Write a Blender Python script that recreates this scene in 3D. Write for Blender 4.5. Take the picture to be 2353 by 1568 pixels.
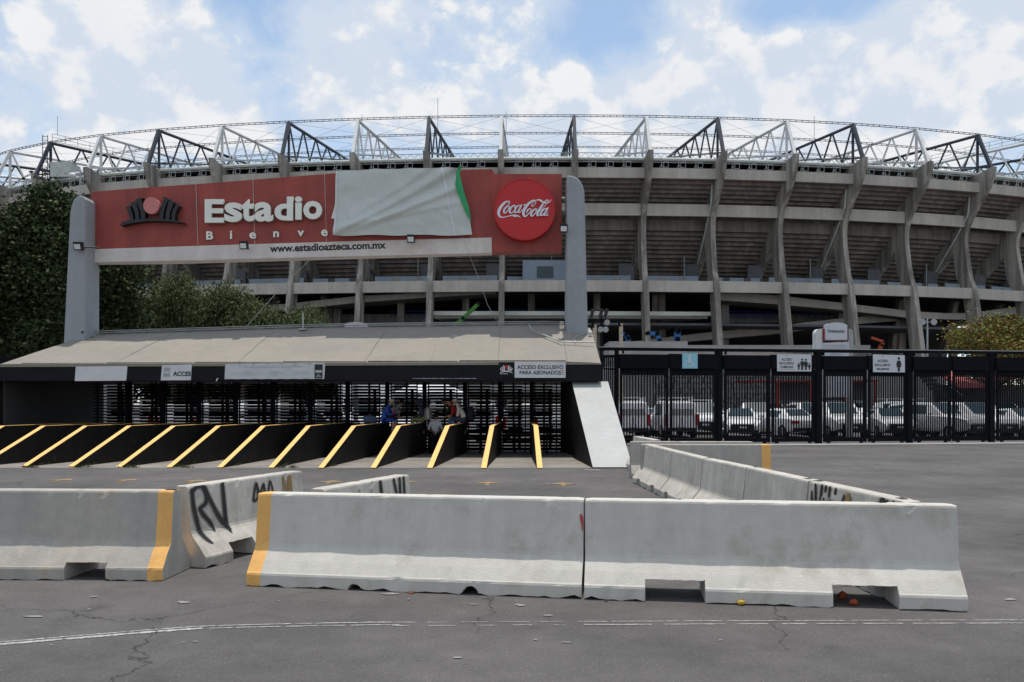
import bpy, bmesh, math, random
import numpy as np
from mathutils import Vector, Matrix
from mathutils import noise as mnoise

random.seed(7); RNG = np.random.default_rng(7)
for o in list(bpy.data.objects): bpy.data.objects.remove(o)
scene = bpy.context.scene
COL = scene.collection
F = 1900.0; CX = 1176.5; HY = 930.0; EYE = 1.62     # survey frame: focal length, centre and horizon of the photograph

# ------------------------------------------------------------------ camera
cd = bpy.data.cameras.new('camera'); cam = bpy.data.objects.new('camera', cd); COL.objects.link(cam)
cam.location = (0, 0, EYE); cam.rotation_euler = (math.radians(90), 0, 0)
cd.sensor_width = 36; cd.lens = F/2353*36; cd.shift_y = (HY-784)/2353
cd.clip_start = 0.1; cd.clip_end = 3000
scene.camera = cam
scene.render.resolution_x = 1024; scene.render.resolution_y = 682

# ------------------------------------------------------------------ light and sky
SUN = Vector((0.028, 0.150, 0.985)).normalized()
sl = bpy.data.lights.new('sun', 'SUN'); sl.energy = 3.85; sl.angle = math.radians(0.53); sl.color = (1.0, 0.945, 0.86)
so = bpy.data.objects.new('sun', sl); COL.objects.link(so)
so.rotation_euler = (-SUN).to_track_quat('-Z', 'Y').to_euler(); so.location = (0, 0, 60)

world = bpy.data.worlds.new('World'); scene.world = world; world.use_nodes = True
def build_world():
    nt = world.node_tree; N = nt.nodes; L = nt.links; N.clear()
    def node(t, **k):
        n = N.new(t)
        for a, b in k.items(): setattr(n, a, b)
        return n
    out = node('ShaderNodeOutputWorld'); bg = node('ShaderNodeBackground'); bg.inputs['Strength'].default_value = 0.1
    L.new(bg.outputs[0], out.inputs[0])
    sky = node('ShaderNodeTexSky'); sky.sky_type = 'NISHITA'; sky.sun_disc = False
    sky.sun_elevation = math.asin(SUN.z); sky.sun_rotation = math.atan2(SUN.x, SUN.y)
    sky.altitude = 2200; sky.air_density = 1.0; sky.dust_density = 1.0; sky.ozone_density = 1.0
    tc = node('ShaderNodeTexCoord'); D = tc.outputs['Generated']
    def noise(scale, detail, rough, off=(0, 0, 0), sc=(1, 1, 1), dist=0.0):
        mp = node('ShaderNodeMapping'); mp.inputs['Location'].default_value = off; mp.inputs['Scale'].default_value = sc
        L.new(D, mp.inputs[0]); n = node('ShaderNodeTexNoise'); n.inputs['Scale'].default_value = scale
        n.inputs['Detail'].default_value = detail; n.inputs['Roughness'].default_value = rough; n.inputs['Distortion'].default_value = dist
        L.new(mp.outputs[0], n.inputs['Vector']); return n.outputs['Fac']
    def math_(op, a, b=None, c=None):
        m = node('ShaderNodeMath', operation=op)
        for i, v in enumerate((a, b, c)):
            if v is None: continue
            if isinstance(v, (int, float)): m.inputs[i].default_value = v
            else: L.new(v, m.inputs[i])
        return m.outputs[0]
    def maprange(v, a, b, c, d, smooth=True):
        m = node('ShaderNodeMapRange'); m.interpolation_type = 'SMOOTHSTEP' if smooth else 'LINEAR'
        L.new(v, m.inputs[0])
        for i, x in zip((1, 2, 3, 4), (a, b, c, d)): m.inputs[i].default_value = x
        return m.outputs[0]
    def blob(px, py, rx, ry, amp):
        c = Vector(((px-CX)/F, 1, (HY-py)/F)); c.normalize()
        s = node('ShaderNodeVectorMath', operation='SUBTRACT'); L.new(D, s.inputs[0]); s.inputs[1].default_value = c
        m = node('ShaderNodeVectorMath', operation='MULTIPLY'); L.new(s.outputs[0], m.inputs[0]); m.inputs[1].default_value = (F/rx, 1.0, F/ry)
        ln = node('ShaderNodeVectorMath', operation='LENGTH'); L.new(m.outputs[0], ln.inputs[0])
        return maprange(ln.outputs['Value'], 0.0, 1.65, amp*1.1, 0.0)
    def total(vals):
        t = vals[0]
        for v in vals[1:]: t = math_('ADD', t, v)
        return t
    O1, O2 = (2.3, 0.9, 0.7), (4.3, 1.2, 2.7); C1, C2 = (1, 1, 1.35), (1, 1, 1.25)
    n1 = noise(5.2, 3, 0.5, O1, C1, 0.0); nb = noise(13.0, 7, 0.64, O2, C2, 0.15)
    up = 0.035
    n1u = noise(5.2, 3, 0.5, (O1[0], O1[1], O1[2]+up*C1[2]), C1, 0.0); nbu = noise(13.0, 7, 0.64, (O2[0], O2[1], O2[2]+up*C2[2]), C2, 0.15)
    def wide(x, y, z, rad, amp):
        c = Vector((x, y, z)).normalized(); s = node('ShaderNodeVectorMath', operation='DISTANCE'); L.new(D, s.inputs[0]); s.inputs[1].default_value = c
        return maprange(s.outputs['Value'], rad*.3, rad*1.2, amp, 0.0)
    blobs = [blob(230, 110, 210, 150, .19), blob(400, 190, 230, 140, .19), blob(480, 280, 170, 90, .08), blob(0, 350, 130, 150, .16), blob(860, 60, 260, 130, .13), blob(760, 200, 150, 120, .10), blob(1000, 260, 420, 110, .13),
             blob(1480, 240, 260, 110, .16), blob(1740, 160, 260, 110, .20), blob(1800, 300, 620, 130, .17), blob(2100, 190, 260, 140, .17), blob(2250, 60, 150, 110, .14), blob(1620, 20, 110, 60, .16), blob(1200, 20, 120, 60, .08), blob(2000, 50, 90, 60, .08),
             blob(585, 50, 70, 150, -.18), blob(1440, 80, 80, 90, -.16), blob(1890, 15, 170, 55, -.22), blob(0, 90, 80, 140, -.20), blob(640, 200, 50, 90, -.10),
             wide(0, -1, .5, 1.1, .12), wide(-1, -.2, .35, .8, .08), wide(1, -.2, .35, .8, .08)]  # last row: cloud banks added behind the camera to whiten the ambient light
    def billow(off):
        mp = node('ShaderNodeMapping'); mp.inputs['Location'].default_value = off; mp.inputs['Scale'].default_value = (1, 1, 1.15); L.new(D, mp.inputs[0])
        wob = node('ShaderNodeTexNoise'); wob.inputs['Scale'].default_value = 18; wob.inputs['Detail'].default_value = 4; L.new(mp.outputs[0], wob.inputs['Vector'])
        a = node('ShaderNodeVectorMath', operation='MULTIPLY_ADD'); L.new(wob.outputs['Color'], a.inputs[0]); a.inputs[1].default_value = (.10, .10, .10); L.new(mp.outputs[0], a.inputs[2])
        t = None
        for sc, am in ((17, .17),):
            v = node('ShaderNodeTexVoronoi'); v.feature = 'F1'; v.inputs['Scale'].default_value = sc; L.new(a.outputs[0], v.inputs['Vector'])
            q = math_('MULTIPLY', math_('SUBTRACT', 0.55, v.outputs['Distance']), am); t = q if t is None else math_('ADD', t, q)
        return t
    O3 = (.4, 1.7, .3)
    noise_sum = math_('ADD', math_('ADD', math_('MULTIPLY', n1, 0.46), math_('MULTIPLY', nb, 0.44)), billow(O3))
    noise_up = math_('ADD', math_('ADD', math_('MULTIPLY', n1u, 0.46), math_('MULTIPLY', nbu, 0.44)), billow((O3[0], O3[1], O3[2]+up*1.15)))
    dens = total([noise_sum]+blobs)
    core = maprange(dens, 0.545, 0.62, 0, 1)           # cumulus bodies
    veil = maprange(dens, 0.37, 0.62, 0.22, 0.92)     # thin high cloud and haze around them
    lit = math_('SUBTRACT', noise_sum, noise_up)      # thinner above than here: a sunlit top
    shade = math_('MULTIPLY', maprange(lit, -0.05, 0.06, 0.0, 1), maprange(dens, 1.0, .62, .72, 1))
    mixc = node('ShaderNodeMix', data_type='RGBA'); L.new(shade, mixc.inputs['Factor'])
    mixc.inputs[6].default_value = (6.5, 7.25, 8.4, 1); mixc.inputs[7].default_value = (9.0, 9.0, 9.0, 1)
    skym = node('ShaderNodeMix', data_type='RGBA', blend_type='MULTIPLY'); skym.inputs['Factor'].default_value = 1.0
    L.new(sky.outputs[0], skym.inputs[6]); skym.inputs[7].default_value = SKYMUL
    m1 = node('ShaderNodeMix', data_type='RGBA'); L.new(veil, m1.inputs['Factor'])
    L.new(skym.outputs[2], m1.inputs[6]); m1.inputs[7].default_value = (6.4, 7.3, 8.5, 1)
    m2 = node('ShaderNodeMix', data_type='RGBA'); fac = math_('MULTIPLY', core, 0.92)
    L.new(fac, m2.inputs['Factor']); L.new(m1.outputs[2], m2.inputs[6]); L.new(mixc.outputs[2], m2.inputs[7])
    L.new(m2.outputs[2], bg.inputs['Color'])
SKYMUL = (2.2, 2.2, 1.95, 1)
build_world()
vs = scene.view_settings; scene.display_settings.display_device = 'sRGB'
vs.view_transform = 'Standard'; vs.look = 'None'; vs.gamma = 1; vs.exposure = 0.0; vs.use_curve_mapping = False

# ------------------------------------------------------------------ helpers
def PX(px, py, Y):
    """survey point at depth Y -> world"""
    return Vector(((px-CX)/F*Y, Y, EYE+(HY-py)/F*Y))
def GX(px, py):
    Y = EYE*F/(py-HY); return Vector(((px-CX)/F*Y, Y, 0))
def thing(name, label, cat, loc=(0, 0, 0), rotz=0, group=None):
    o = bpy.data.objects.new(name, None); COL.objects.link(o); o.location = loc; o.rotation_euler = (0, 0, rotz)
    o['label'] = label; o['category'] = cat; o.empty_display_size = .2
    if group: o['group'] = group
    return o
def tag(o, label, cat, group=None):
    o['label'] = label; o['category'] = cat
    if group: o['group'] = group
    return o
def origin(o):
    v = Vector((0, 0, 0))
    while o is not None: v += o.location; o = o.parent
    return v
def link(name, me, parent=None, loc=(0, 0, 0), rot=(0, 0, 0), scale=None):
    o = bpy.data.objects.new(name, me); COL.objects.link(o); o.parent = parent; o.location = loc; o.rotation_euler = rot
    if scale: o.scale = scale
    return o
def copy_tree(o, parent=None):
    c = o.copy(); COL.objects.link(c)
    if parent: c.parent = parent
    for ch in list(o.children): copy_tree(ch, c)
    return c
class MB:
    def __init__(s): s.v = []; s.f = []; s.m = []; s.sm = []
    def add(s, vs, fs, mi=0, smooth=False):
        n = len(s.v); s.v += [tuple(v) for v in vs]
        for f in fs: s.f.append(tuple(i+n for i in f)); s.m.append(mi); s.sm.append(smooth)
        return s
    def box(s, a, b, mi=0):
        x0, y0, z0 = a; x1, y1, z1 = b
        if x0 > x1: x0, x1 = x1, x0
        if y0 > y1: y0, y1 = y1, y0
        if z0 > z1: z0, z1 = z1, z0
        vs = [(x0, y0, z0), (x1, y0, z0), (x1, y1, z0), (x0, y1, z0), (x0, y0, z1), (x1, y0, z1), (x1, y1, z1), (x0, y1, z1)]
        return s.add(vs, [(0, 3, 2, 1), (4, 5, 6, 7), (0, 1, 5, 4), (1, 2, 6, 5), (2, 3, 7, 6), (3, 0, 4, 7)], mi)
    def hexa(s, p, mi=0):   # 8 corners: bottom 0-3 , top 4-7
        return s.add(p, [(0, 3, 2, 1), (4, 5, 6, 7), (0, 1, 5, 4), (1, 2, 6, 5), (2, 3, 7, 6), (3, 0, 4, 7)], mi)
    def slab(s, pa, pb, z0, z1, th, mi=0, za=None):
        """upright slab whose face runs pa->pb (2D), thickness th to the far side"""
        a = Vector(pa[:2]); b = Vector(pb[:2]); d = (b-a); n = Vector((-d.y, d.x)).normalized()*th
        z0b, z1b = (z0, z1) if za is None else za
        p = [(a.x, a.y, z0), (b.x, b.y, z0b), (b.x+n.x, b.y+n.y, z0b), (a.x+n.x, a.y+n.y, z0),
             (a.x, a.y, z1), (b.x, b.y, z1b), (b.x+n.x, b.y+n.y, z1b), (a.x+n.x, a.y+n.y, z1)]
        return s.hexa(p, mi)
    def prism(s, poly, ax, a, b, mi=0):
        """poly list of 2D, extruded along axis ax ('x','y','z') from a to b"""
        def P(p, t):
            return {'x': (t, p[0], p[1]), 'y': (p[0], t, p[1]), 'z': (p[0], p[1], t)}[ax]
        n = len(poly); vs = [P(p, a) for p in poly]+[P(p, b) for p in poly]
        fs = [tuple(range(n-1, -1, -1)), tuple(range(n, 2*n))]+[(i, (i+1) % n, n+(i+1) % n, n+i) for i in range(n)]
        return s.add(vs, fs, mi)
    def tube(s, a, b, r, n=6, r2=None, mi=0, caps=True, smooth=True):
        a = Vector(a); b = Vector(b); d = b-a
        if d.length < 1e-6: return s
        r2 = r if r2 is None else r2
        u = d.orthogonal().normalized(); w = d.cross(u).normalized()
        vs = [a+(u*math.cos(2*math.pi*i/n)+w*math.sin(2*math.pi*i/n))*r for i in range(n)]
        vs += [b+(u*math.cos(2*math.pi*i/n)+w*math.sin(2*math.pi*i/n))*r2 for i in range(n)]
        s.add(vs, [(i, (i+1) % n, n+(i+1) % n, n+i) for i in range(n)], mi, smooth)
        if caps: s.add(vs, [tuple(range(n-1, -1, -1)), tuple(range(n, 2*n))], mi)
        return s
    def path(s, pts, r, n=6, mi=0):
        for a, b in zip(pts[:-1], pts[1:]): s.tube(a, b, r, n, mi=mi)
        return s
    def beam(s, a, b, w, h, mi=0):
        """rectangular bar"""
        a = Vector(a); b = Vector(b); d = (b-a).normalized()
        up = Vector((0, 0, 1)) if abs(d.z) < .95 else Vector((0, 1, 0))
        sd = d.cross(up).normalized()*w/2; u = sd.cross(d).normalized()*h/2
        p = [a-sd-u, b-sd-u, b+sd-u, a+sd-u, a-sd+u, b-sd+u, b+sd+u, a+sd+u]
        return s.hexa(p, mi)
    def ball(s, c, r, n=10, sc=(1, 1, 1), mi=0):
        c = Vector(c); vs = []; fs = []; m = n//2
        for j in range(m+1):
            ph = math.pi*j/m
            for i in range(n):
                t = 2*math.pi*i/n
                vs.append((c.x+r*sc[0]*math.sin(ph)*math.cos(t), c.y+r*sc[1]*math.sin(ph)*math.sin(t), c.z+r*sc[2]*math.cos(ph)))
        for j in range(m):
            for i in range(n): fs.append((j*n+i, (j+1)*n+i, (j+1)*n+(i+1) % n, j*n+(i+1) % n))
        return s.add(vs, fs, mi, True)
    def mesh(s, name, mats, off=Vector((0, 0, 0))):
        me = bpy.data.meshes.new(name)
        me.from_pydata([(v[0]-off.x, v[1]-off.y, v[2]-off.z) for v in s.v], [], s.f)
        for m in (mats if isinstance(mats, (list, tuple)) else [mats]): me.materials.append(m)
        me.polygons.foreach_set('material_index', s.m); me.polygons.foreach_set('use_smooth', s.sm)
        me.update(); return me
    def build(s, name, mats, parent=None, world=True, fix=False):
        off = origin(parent) if (world and parent) else Vector((0, 0, 0))
        me = s.mesh(name, mats, off)
        if fix:
            bm = bmesh.new(); bm.from_mesh(me); bmesh.ops.recalc_face_normals(bm, faces=bm.faces); bm.to_mesh(me); bm.free()
        return link(name, me, parent)
def single(mb, name, mats, label, cat, group=None, fix=False):
    """a thing that is one mesh, its origin moved to its base"""
    a = np.array(mb.v); c = Vector(((a[:, 0].min()+a[:, 0].max())/2, (a[:, 1].min()+a[:, 1].max())/2, a[:, 2].min()))
    o = link(name, mb.mesh(name, mats, c), None, c); tag(o, label, cat, group)
    if fix:
        bm = bmesh.new(); bm.from_mesh(o.data); bmesh.ops.recalc_face_normals(bm, faces=bm.faces); bm.to_mesh(o.data); bm.free()
    return o
def struct(mb, name, mats):
    o = mb.build(name, mats); o['kind'] = 'structure'; return o
def box_obj(name, a, b, m, parent): return MB().box(a, b).build(name, m, parent)

# ------------------------------------------------------------------ materials
MATS = {}
def mk(name, col, rough=.8, var=.12, scale=2.0, bump=0.0, bscale=30, streak=0.0, sscale=2.0, metal=0.0, spec=.4, tint=None, speck=0.0, stain=None, stainamt=0, ss=1.2, coat=0):
    m = bpy.data.materials.new(name); m.use_nodes = True; nt = m.node_tree; N = nt.nodes; L = nt.links
    p = N['Principled BSDF']; p.inputs['Roughness'].default_value = rough; p.inputs['Metallic'].default_value = metal
    p.inputs['Specular IOR Level'].default_value = spec; p.inputs['Coat Weight'].default_value = coat
    geo = N.new('ShaderNodeNewGeometry'); P = geo.outputs['Position']
    def nz(sc, det=6, ro=.6, mul=(1, 1, 1)):
        mp = N.new('ShaderNodeMapping'); mp.inputs['Scale'].default_value = mul; L.new(P, mp.inputs[0])
        n = N.new('ShaderNodeTexNoise'); n.inputs['Scale'].default_value = sc; n.inputs['Detail'].default_value = det; n.inputs['Roughness'].default_value = ro
        L.new(mp.outputs[0], n.inputs['Vector']); return n.outputs['Fac']
    def mr(v, a, b, c, d):
        r = N.new('ShaderNodeMapRange'); L.new(v, r.inputs[0])
        for i, x in zip((1, 2, 3, 4), (a, b, c, d)): r.inputs[i].default_value = x
        return r.outputs[0]
    def mul(v, fac):
        x = N.new('ShaderNodeVectorMath'); x.operation = 'SCALE'; L.new(v, x.inputs[0]); L.new(fac, x.inputs['Scale']); return x.outputs[0]
    def mix(a, b, fac):
        x = N.new('ShaderNodeMix'); x.data_type = 'RGBA'
        for i, c in ((6, a), (7, b)):
            if isinstance(c, tuple): x.inputs[i].default_value = (*c, 1)
            else: L.new(c, x.inputs[i])
        L.new(fac, x.inputs['Factor']); return x.outputs[2]
    tint = tint or tuple(c*.8 for c in col)
    c = mix(col, tint, mr(nz(scale), .35, .65, 0, 1))
    c = mul(c, mr(nz(scale*7, 4), .3, .7, 1-var, 1+var))
    if streak: c = mul(c, mr(nz(sscale, 5, .6, (1, 1, .06)), .42, .62, 1-streak, 1+streak*.25))
    if stain: c = mix(c, stain, mr(nz(ss, 7, .7), .545, .70, 0, stainamt))
    if speck: c = mul(c, mr(nz(160, 2), .35, .75, 1-speck, 1+speck*1.3))
    L.new(c, p.inputs['Base Color'])
    if bump:
        b = N.new('ShaderNodeBump'); b.inputs['Strength'].default_value = bump; b.inputs['Distance'].default_value = .02
        L.new(nz(bscale, 8, .65), b.inputs['Height']); L.new(b.outputs[0], p.inputs['Normal'])
    MATS[name] = m; return m
def asphalt():
    m = mk('asphalt', (.110, .103, .100), .88, .10, .5, .5, 45, tint=(.090, .085, .083), spec=.2)
    nt = m.node_tree; N = nt.nodes; L = nt.links; p = N['Principled BSDF']
    base = p.inputs['Base Color'].links[0].from_socket
    geo = N.new('ShaderNodeNewGeometry')
    def nz(sc, det, ro):
        n = N.new('ShaderNodeTexNoise'); n.inputs['Scale'].default_value = sc; n.inputs['Detail'].default_value = det; n.inputs['Roughness'].default_value = ro
        L.new(geo.outputs['Position'], n.inputs['Vector']); return n
    def mr(v, a, b, c, d):
        r = N.new('ShaderNodeMapRange'); L.new(v, r.inputs[0])
        for i, x in zip((1, 2, 3, 4), (a, b, c, d)): r.inputs[i].default_value = x
        return r.outputs[0]
    def scale(v, f):
        x = N.new('ShaderNodeVectorMath'); x.operation = 'SCALE'; L.new(v, x.inputs[0]); L.new(f, x.inputs['Scale']); return x.outputs[0]
    c = scale(base, mr(nz(150, 3, .8).outputs['Fac'], .32, .72, .52, 1.55))
    c = scale(c, mr(nz(38, 3, .7).outputs['Fac'], .3, .7, .86, 1.14))
    c = scale(c, mr(nz(.35, 7, .65).outputs['Fac'], .32, .68, .72, 1.26))
    c = scale(c, mr(nz(1.3, 6, .7).outputs['Fac'], .60, .74, 1.0, .66)); c = scale(c, mr(nz(.9, 8, .75).outputs['Fac'], .28, .42, 1.22, 1.0))
    # pale aggregate
    v = N.new('ShaderNodeTexVoronoi'); v.inputs['Scale'].default_value = 55; L.new(geo.outputs['Position'], v.inputs['Vector'])
    ag = mr(v.outputs['Distance'], .10, .2, 1, 0)
    sel = N.new('ShaderNodeSeparateColor'); L.new(v.outputs['Color'], sel.inputs[0])
    ag2 = N.new('ShaderNodeMath'); ag2.operation = 'MULTIPLY'; L.new(ag, ag2.inputs[0]); L.new(mr(sel.outputs[0], .62, .70, 0, .75), ag2.inputs[1])
    x = N.new('ShaderNodeMix'); x.data_type = 'RGBA'; L.new(ag2.outputs[0], x.inputs['Factor']); L.new(c, x.inputs[6]); x.inputs[7].default_value = (.33, .32, .31, 1)
    # cracks
    nzd = nz(1.3, 8, .65); av = N.new('ShaderNodeMix'); av.data_type = 'RGBA'; av.inputs['Factor'].default_value = .42
    L.new(geo.outputs['Position'], av.inputs[6]); L.new(nzd.outputs['Color'], av.inputs[7])
    vc = N.new('ShaderNodeTexVoronoi'); vc.feature = 'DISTANCE_TO_EDGE'; vc.inputs['Scale'].default_value = .62; L.new(av.outputs[2], vc.inputs['Vector'])
    cr = mr(vc.outputs['Distance'], .0010, .0036, 1, 0)
    g = N.new('ShaderNodeMath'); g.operation = 'MULTIPLY'; L.new(cr, g.inputs[0]); L.new(mr(nz(.55, 4, .6).outputs['Fac'], .47, .53, 0, .8), g.inputs[1])
    y = N.new('ShaderNodeMix'); y.data_type = 'RGBA'; L.new(g.outputs[0], y.inputs['Factor']); L.new(x.outputs[2], y.inputs[6]); y.inputs[7].default_value = (.016, .015, .014, 1)
    L.new(y.outputs[2], p.inputs['Base Color'])
    return m
asphalt()
mk('lane_concrete', (.25, .23, .20), .85, .1, .8, .3, 60, tint=(.17, .155, .14), speck=.15)
mk('threshold', (.44, .43, .41), .85, .1, 2, .3, 50)
mk('barrier_paint', (.56, .535, .485), .72, .04, 1.3, .28, 70, streak=.05, sscale=9, tint=(.51, .49, .445), stain=(.38, .35, .29), stainamt=.8, ss=2.3, speck=.05)
mk('barrier_raw', (.52, .49, .435), .8, .07, 1.5, .35, 60, streak=.12, sscale=7, tint=(.44, .415, .37), stain=(.26, .23, .2), stainamt=.7, ss=1.8, speck=.06)
mk('barrier_dark', (.40, .37, .325), .8, .07, 1.5, .3, 60, streak=.08, sscale=7, tint=(.36, .345, .315), stain=(.40, .31, .20), stainamt=.75, ss=1.4, speck=.05)
mk('yellow_paint', (.78, .43, .13), .7, .08, 6, .2, 60, tint=(.70, .38, .115), stain=(.45, .33, .2), stainamt=.5, ss=5)
mk('yellow_ground', (.34, .21, .07), .8, .25, 14, tint=(.16, .125, .08), stain=(.09, .085, .08), stainamt=.8, ss=9)
mk('wall_yellow', (.86, .52, .17), .65, .06, 4, .1, 60, tint=(.78, .46, .15), stain=(.35, .22, .1), stainamt=.5, ss=7)
mk('wall_black', (.010, .009, .009), .7, .15, 2, .1, 40, streak=.2, sscale=3, tint=(.014, .012, .011), spec=.2, stain=(.032, .03, .028), stainamt=.6, ss=3)
mk('fascia_black', (.013, .014, .016), .65, .1, 2, .05, 30, tint=(.017, .018, .02), spec=.05)
mk('steel_black', (.007, .0075, .010), .6, .1, 3, tint=(.009, .010, .013), spec=.04)
mk('roof_concrete', (.255, .23, .195), .85, .05, .5, .35, 40, tint=(.225, .205, .175), speck=.06, stain=(.19, .175, .15), stainamt=.6, ss=1.1)
mk('gutter', (.17, .15, .13), .9, .3, 4, .3, 40, streak=.5, sscale=6, tint=(.07, .06, .05))
mk('buttress', (.42, .43, .42), .8, .05, 1, .35, 30, tint=(.37, .375, .365), stain=(.5, .44, .33), stainamt=.4, ss=2)
mk('pylon', (.30, .315, .335), .75, .05, .8, .25, 25, streak=.07, tint=(.265, .285, .305))
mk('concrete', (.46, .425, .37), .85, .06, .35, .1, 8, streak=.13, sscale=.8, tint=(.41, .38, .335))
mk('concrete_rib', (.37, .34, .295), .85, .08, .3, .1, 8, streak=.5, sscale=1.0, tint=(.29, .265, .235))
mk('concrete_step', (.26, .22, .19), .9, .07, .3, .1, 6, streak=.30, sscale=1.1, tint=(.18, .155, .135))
mk('concrete_dark', (.10, .10, .105), .9, .1, .4, tint=(.07, .072, .08))  # its dark tone also stands in for the shade of the deep stadium interior
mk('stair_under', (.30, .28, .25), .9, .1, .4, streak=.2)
mk('deck_white', (.55, .56, .50), .6, .05, 1, tint=(.48, .49, .44))
mk('stall_blue', (.26, .30, .36), .6, .05, 1, tint=(.25, .31, .40))
mk('steel_white', (.72, .72, .70), .45, .05, 1, tint=(.62, .62, .61))
mk('steel_navy', (.030, .036, .048), .45, .05, 1, tint=(.04, .045, .055))
mk('galvanised', (.38, .40, .39), .5, .08, 3, metal=.3)
mk('gutter_tube', (.50, .53, .50), .5, .08, 2)
mk('sign_red', (.32, .060, .045), .62, .06, 1.4, .08, 20, streak=.13, sscale=3, tint=(.255, .05, .04))
mk('sign_white', (.62, .59, .56), .6, .04, 1, .05, 20, streak=.06, sscale=3, tint=(.56, .50, .47), stain=(.5, .25, .17), stainamt=.35, ss=.9)
mk('letter_white', (.74, .74, .68), .5, .03, 2, tint=(.69, .70, .64))
mk('letter_edge', (.50, .51, .42), .5, .05, 2)
mk('logo_black', (.012, .013, .016), .45, .1, 3)
mk('logo_pink', (.50, .17, .16), .35, .03, .3, tint=(.44, .13, .125))
mk('coke_red', (.46, .008, .010), .35, .03, .5, tint=(.43, .007, .009))
mk('print_white', (.66, .68, .74), .5, .02, 2, tint=(.62, .64, .69))
mk('tarp', (.50, .53, .51), .42, .03, 1.5, .1, 8, tint=(.46, .49, .47))
mk('tarp_green', (.02, .32, .12), .4, .05, 2)
mk('panel_white', (.60, .60, .62), .45, .02, 2, .05, 8, tint=(.52, .54, .59))
mk('banner_white', (.52, .54, .57), .45, .03, 3, .15, 6, tint=(.48, .50, .53))
mk('print_black', (.02, .02, .022), .6, .1, 5)
mk('print_grey', (.33, .34, .36), .6, .05, 5)
mk('print_faint', (.43, .45, .47), .6, .05, 5)
mk('print_red', (.45, .03, .03), .6, .1, 5)
mk('print_teal', (.30, .42, .43), .6, .1, 5)
mk('sign_cyan', (.26, .55, .66), .4, .02, 2, tint=(.25, .53, .64))
mk('stone_wall', (.26, .25, .235), .95, .5, 3.5, .8, 5, tint=(.10, .098, .095))
mk('wall_plain', (.34, .33, .31), .9, .06, .6)
mk('red_steel', (.28, .02, .018), .5, .1, 2)
mk('pink_awning', (.60, .17, .17), .8, .05, 2)
mk('tent_white', (.72, .73, .76), .7, .02, 2)
mk('car_white', (.80, .80, .79), .22, .01, .5, coat=.6, tint=(.78, .78, .77))
mk('car_silver', (.42, .43, .44), .25, .01, .5, metal=.4, coat=.5)
mk('car_grey', (.07, .075, .08), .25, .02, .5, metal=.3, coat=.6)
mk('car_red', (.28, .02, .02), .25, .02, .5, coat=.6)
mk('car_black', (.015, .015, .017), .35, .1, 3)
mk('glass', (.04, .065, .075), .12, .05, 1, spec=.35)
mk('tail_red', (.45, .01, .01), .25, .05, 3)
mk('lamp_clear', (.65, .66, .68), .15, .05, 3)
mk('tyre', (.02, .02, .02), .85, .1, 5)
mk('rim', (.35, .36, .37), .35, .1, 5, metal=.6)
mk('lamp_grey', (.36, .37, .37), .3, .02, 5)
mk('spray_soft', (.05, .05, .05), .8, .2, 20)
mk('lens_white', (.70, .72, .74), .3, .02, 5)
mk('skin', (.46, .25, .16), .6, .05, 9)
mk('skin_dark', (.30, .16, .10), .6, .05, 9)
mk('hair', (.012, .010, .009), .7, .2, 20)
for nm, c in dict(blue=(.03, .10, .42), blue_short=(.02, .06, .36), grey_shirt=(.34, .35, .40), jeans=(.07, .15, .26), jeans_light=(.20, .28, .34), navy=(.035, .045, .08),
                  khaki=(.20, .19, .07), black_cloth=(.013, .013, .015), white_cloth=(.80, .80, .84), cream=(.70, .64, .54), cream_cap=(.72, .62, .52), red_cloth=(.40, .03, .02),
                  bag_olive=(.24, .22, .16), bag_blue=(.06, .09, .15), shoe_white=(.65, .65, .65), soda=(.35, .01, .01)).items():
    mk('cloth_'+nm, c, .85, .12, 14, .3, 60)
mk('bark', (.10, .075, .055), .95, .3, 5, .6, 12)
def leafmat(name, a, b):
    m = mk(name, a, .85, .22, 1.1, tint=b, spec=.06); p = m.node_tree.nodes['Principled BSDF']
    return m
leafmat('leaf_dark', (.050, .068, .030), (.024, .036, .016)); leafmat('leaf_olive', (.135, .155, .07), (.085, .105, .048))
leafmat('leaf_warm', (.20, .19, .05), (.11, .135, .04)); leafmat('leaf_rust', (.22, .085, .03), (.14, .08, .03))
leafmat('weed', (.10, .12, .04), (.06, .07, .03))
mk('rust_pipe', (.55, .47, .36), .8, .15, 3, stain=(.28, .08, .03), stainamt=.9, ss=3)
mk('machine_blue', (.015, .13, .38), .4, .08, 3)
mk('machine_orange', (.38, .05, .012), .5, .1, 3)
mk('machine_green', (.05, .17, .02), .5, .1, 3)
mk('spray_black', (.02, .02, .022), .7, .3, 20)
mk('spray_ochre', (.32, .19, .06), .7, .2, 20)
mk('line_paint', (.40, .395, .37), .8, .2, 12, tint=(.24, .235, .225))
mk('pale_fleck', (.26, .255, .24), .8, .2, 12, tint=(.18, .175, .165))
mk('litter_orange', (.30, .055, .015), .6, .1, 9)
mk('litter_yellow', (.50, .34, .04), .6, .1, 9)
mk('shutter', (.10, .10, .11), .6, .1, 2)
mk('end_wall', (.055, .055, .055), .85, .2, 1.5)
mk('awning_metal', (.30, .31, .33), .5, .1, 2)
M = MATS
def soften(m, a):
    nt = m.node_tree; p = nt.nodes['Principled BSDF']; n = nt.nodes.new('ShaderNodeTexNoise'); n.inputs['Scale'].default_value = 260; n.inputs['Detail'].default_value = 3
    g_ = nt.nodes.new('ShaderNodeNewGeometry'); nt.links.new(g_.outputs['Position'], n.inputs['Vector'])
    r = nt.nodes.new('ShaderNodeMapRange'); nt.links.new(n.outputs['Fac'], r.inputs[0])
    for i, x in zip((1, 2, 3, 4), (.4, .6, a*.5, a*1.5)): r.inputs[i].default_value = x
    nt.links.new(r.outputs[0], p.inputs['Alpha'])
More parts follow.
